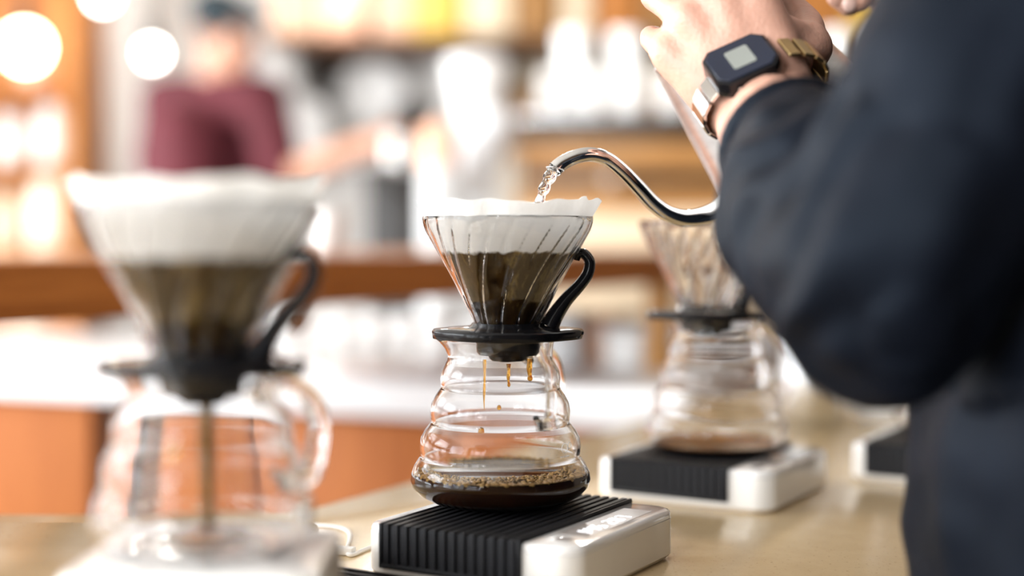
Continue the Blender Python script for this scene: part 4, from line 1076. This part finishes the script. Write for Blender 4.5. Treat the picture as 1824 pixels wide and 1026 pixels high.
# ================================================================== SMALL THINGS ON THE BREW COUNTER
def on_c(px, py, dz=.0016): p = G(px, py, COUNTER); return Vector((p.x, p.y, COUNTER + dz))
cp = [on_c(560, 940), on_c(600, 944), on_c(620, 951), on_c(623, 965), on_c(616, 985), on_c(626, 993), on_c(648, 984), on_c(672, 975)]
o0 = cp[0].copy()
cb = thing('charging_cable', 'thin white charging cable lying beside the lit scale', 'cable', o0)
MB().tube([p - o0 for p in smooth_path(cp, 6)], .0014, 8).build('cord', 'cable', cb, 60)
pq = on_c(606, 988, .003) - o0
MB().box((-.010, -.0035, -.0025), (.010, .0035, .0025), Matrix.Translation(pq) @ Matrix.Rotation(R(-20), 4, 'Z')).build('plug', 'cable', cb, 30, bevel=.001)
mt_o = SC[0] - EX * .055 - EY * .105
bm_ = thing('bar_mat', 'black rubber bar mat lying against the lit scale', 'mat', (mt_o.x, mt_o.y, COUNTER + .0003), R(-30))
MB().box((-.045, -.026, 0), (.10, .026, .0045)).build('mat_base', 'black_rubber', bm_, 30, bevel=.0012)
for i in range(6): MB().box((-.042, -.022 + i * .0085, .0044), (.097, -.0195 + i * .0085, .006)).build('ridge', 'black_rubber', bm_, 0)
# steel canister and white jug further along the counter
g = on_c(1446, 752, .0005)
cn2 = thing('steel_canister', 'steel canister on the counter behind the paperless dripper', 'canister', g)
MB().lathe([(0, 0), (.034, 0), (.036, .003), (.036, .095), (.034, .098), (0, .098)], 40).build('body', 'brushed_steel', cn2, 40)
MB().lathe([(0, .0985), (.037, .0985), (.037, .112), (.030, .116), (.008, .117), (.008, .126), (0, .127)], 40).build('lid', 'black_plastic', cn2, 40)
g = on_c(1578, 745, .0005)
jg = thing('glass_jug', 'white ceramic jug on the counter beside the steel canister', 'jug', g)
MB().lathe([(0, 0), (.036, 0), (.040, .004), (.044, .04), (.038, .08), (.034, .095), (.038, .11), (.036, .11), (.032, .095), (.036, .08), (.042, .04), (.038, .006), (0, .004)], 40).build('body', 'ceramic', jg, 40)
MB().tube(smooth_path([(.037, 0, .090), (.062, 0, .088), (.066, 0, .06), (.056, 0, .03), (.043, 0, .028)], 5), .005, 10).build('handle', 'ceramic', jg, 60)

# ================================================================== STEAM rising over the filter
m = bpy.data.materials.new('steam'); m.use_nodes = True; nt = m.node_tree; nt.nodes.clear(); L = nt.links.new
out = nt.nodes.new('ShaderNodeOutputMaterial'); pv = nt.nodes.new('ShaderNodeVolumeScatter'); pv.inputs['Color'].default_value = (1, 1, 1, 1); pv.inputs['Anisotropy'].default_value = 0.2
tc = nt.nodes.new('ShaderNodeTexCoord'); n1 = nt.nodes.new('ShaderNodeTexNoise'); n1.inputs['Scale'].default_value = 11; n1.inputs['Detail'].default_value = 3; n1.inputs['Distortion'].default_value = 1.6
L(tc.outputs['Object'], n1.inputs['Vector'])
mr = nt.nodes.new('ShaderNodeMapRange'); mr.inputs['From Min'].default_value = 0.35; mr.inputs['From Max'].default_value = 0.8; mr.inputs['To Min'].default_value = 0; mr.inputs['To Max'].default_value = 1.8
L(n1.outputs['Fac'], mr.inputs['Value'])
ln = nt.nodes.new('ShaderNodeVectorMath'); ln.operation = 'MULTIPLY'; ln.inputs[1].default_value = (1 / .075, 1 / .036, 1 / .045); L(tc.outputs['Object'], ln.inputs[0])
le_ = nt.nodes.new('ShaderNodeVectorMath'); le_.operation = 'LENGTH'; L(ln.outputs[0], le_.inputs[0])
fo_ = nt.nodes.new('ShaderNodeMapRange'); fo_.inputs['From Min'].default_value = 1.0; fo_.inputs['From Max'].default_value = 0.45; L(le_.outputs['Value'], fo_.inputs['Value'])
mu = nt.nodes.new('ShaderNodeMath'); mu.operation = 'MULTIPLY'; L(mr.outputs[0], mu.inputs[0]); L(fo_.outputs[0], mu.inputs[1]); L(mu.outputs[0], pv.inputs['Density'])
L(pv.outputs[0], out.inputs['Volume'])
stp = P(1010, 272, .955)
st_ = MB().ball((0, 0, 0), 1.0, (.075, .036, .045), 24, 14).build('steam', m, None, 60, loc=stp)
tag(st_, 'faint white steam curling above the paper filter and spout', 'steam', kind='stuff')
sc.cycles.volume_step_rate = 1.0
sc.cycles.volume_max_steps = 64
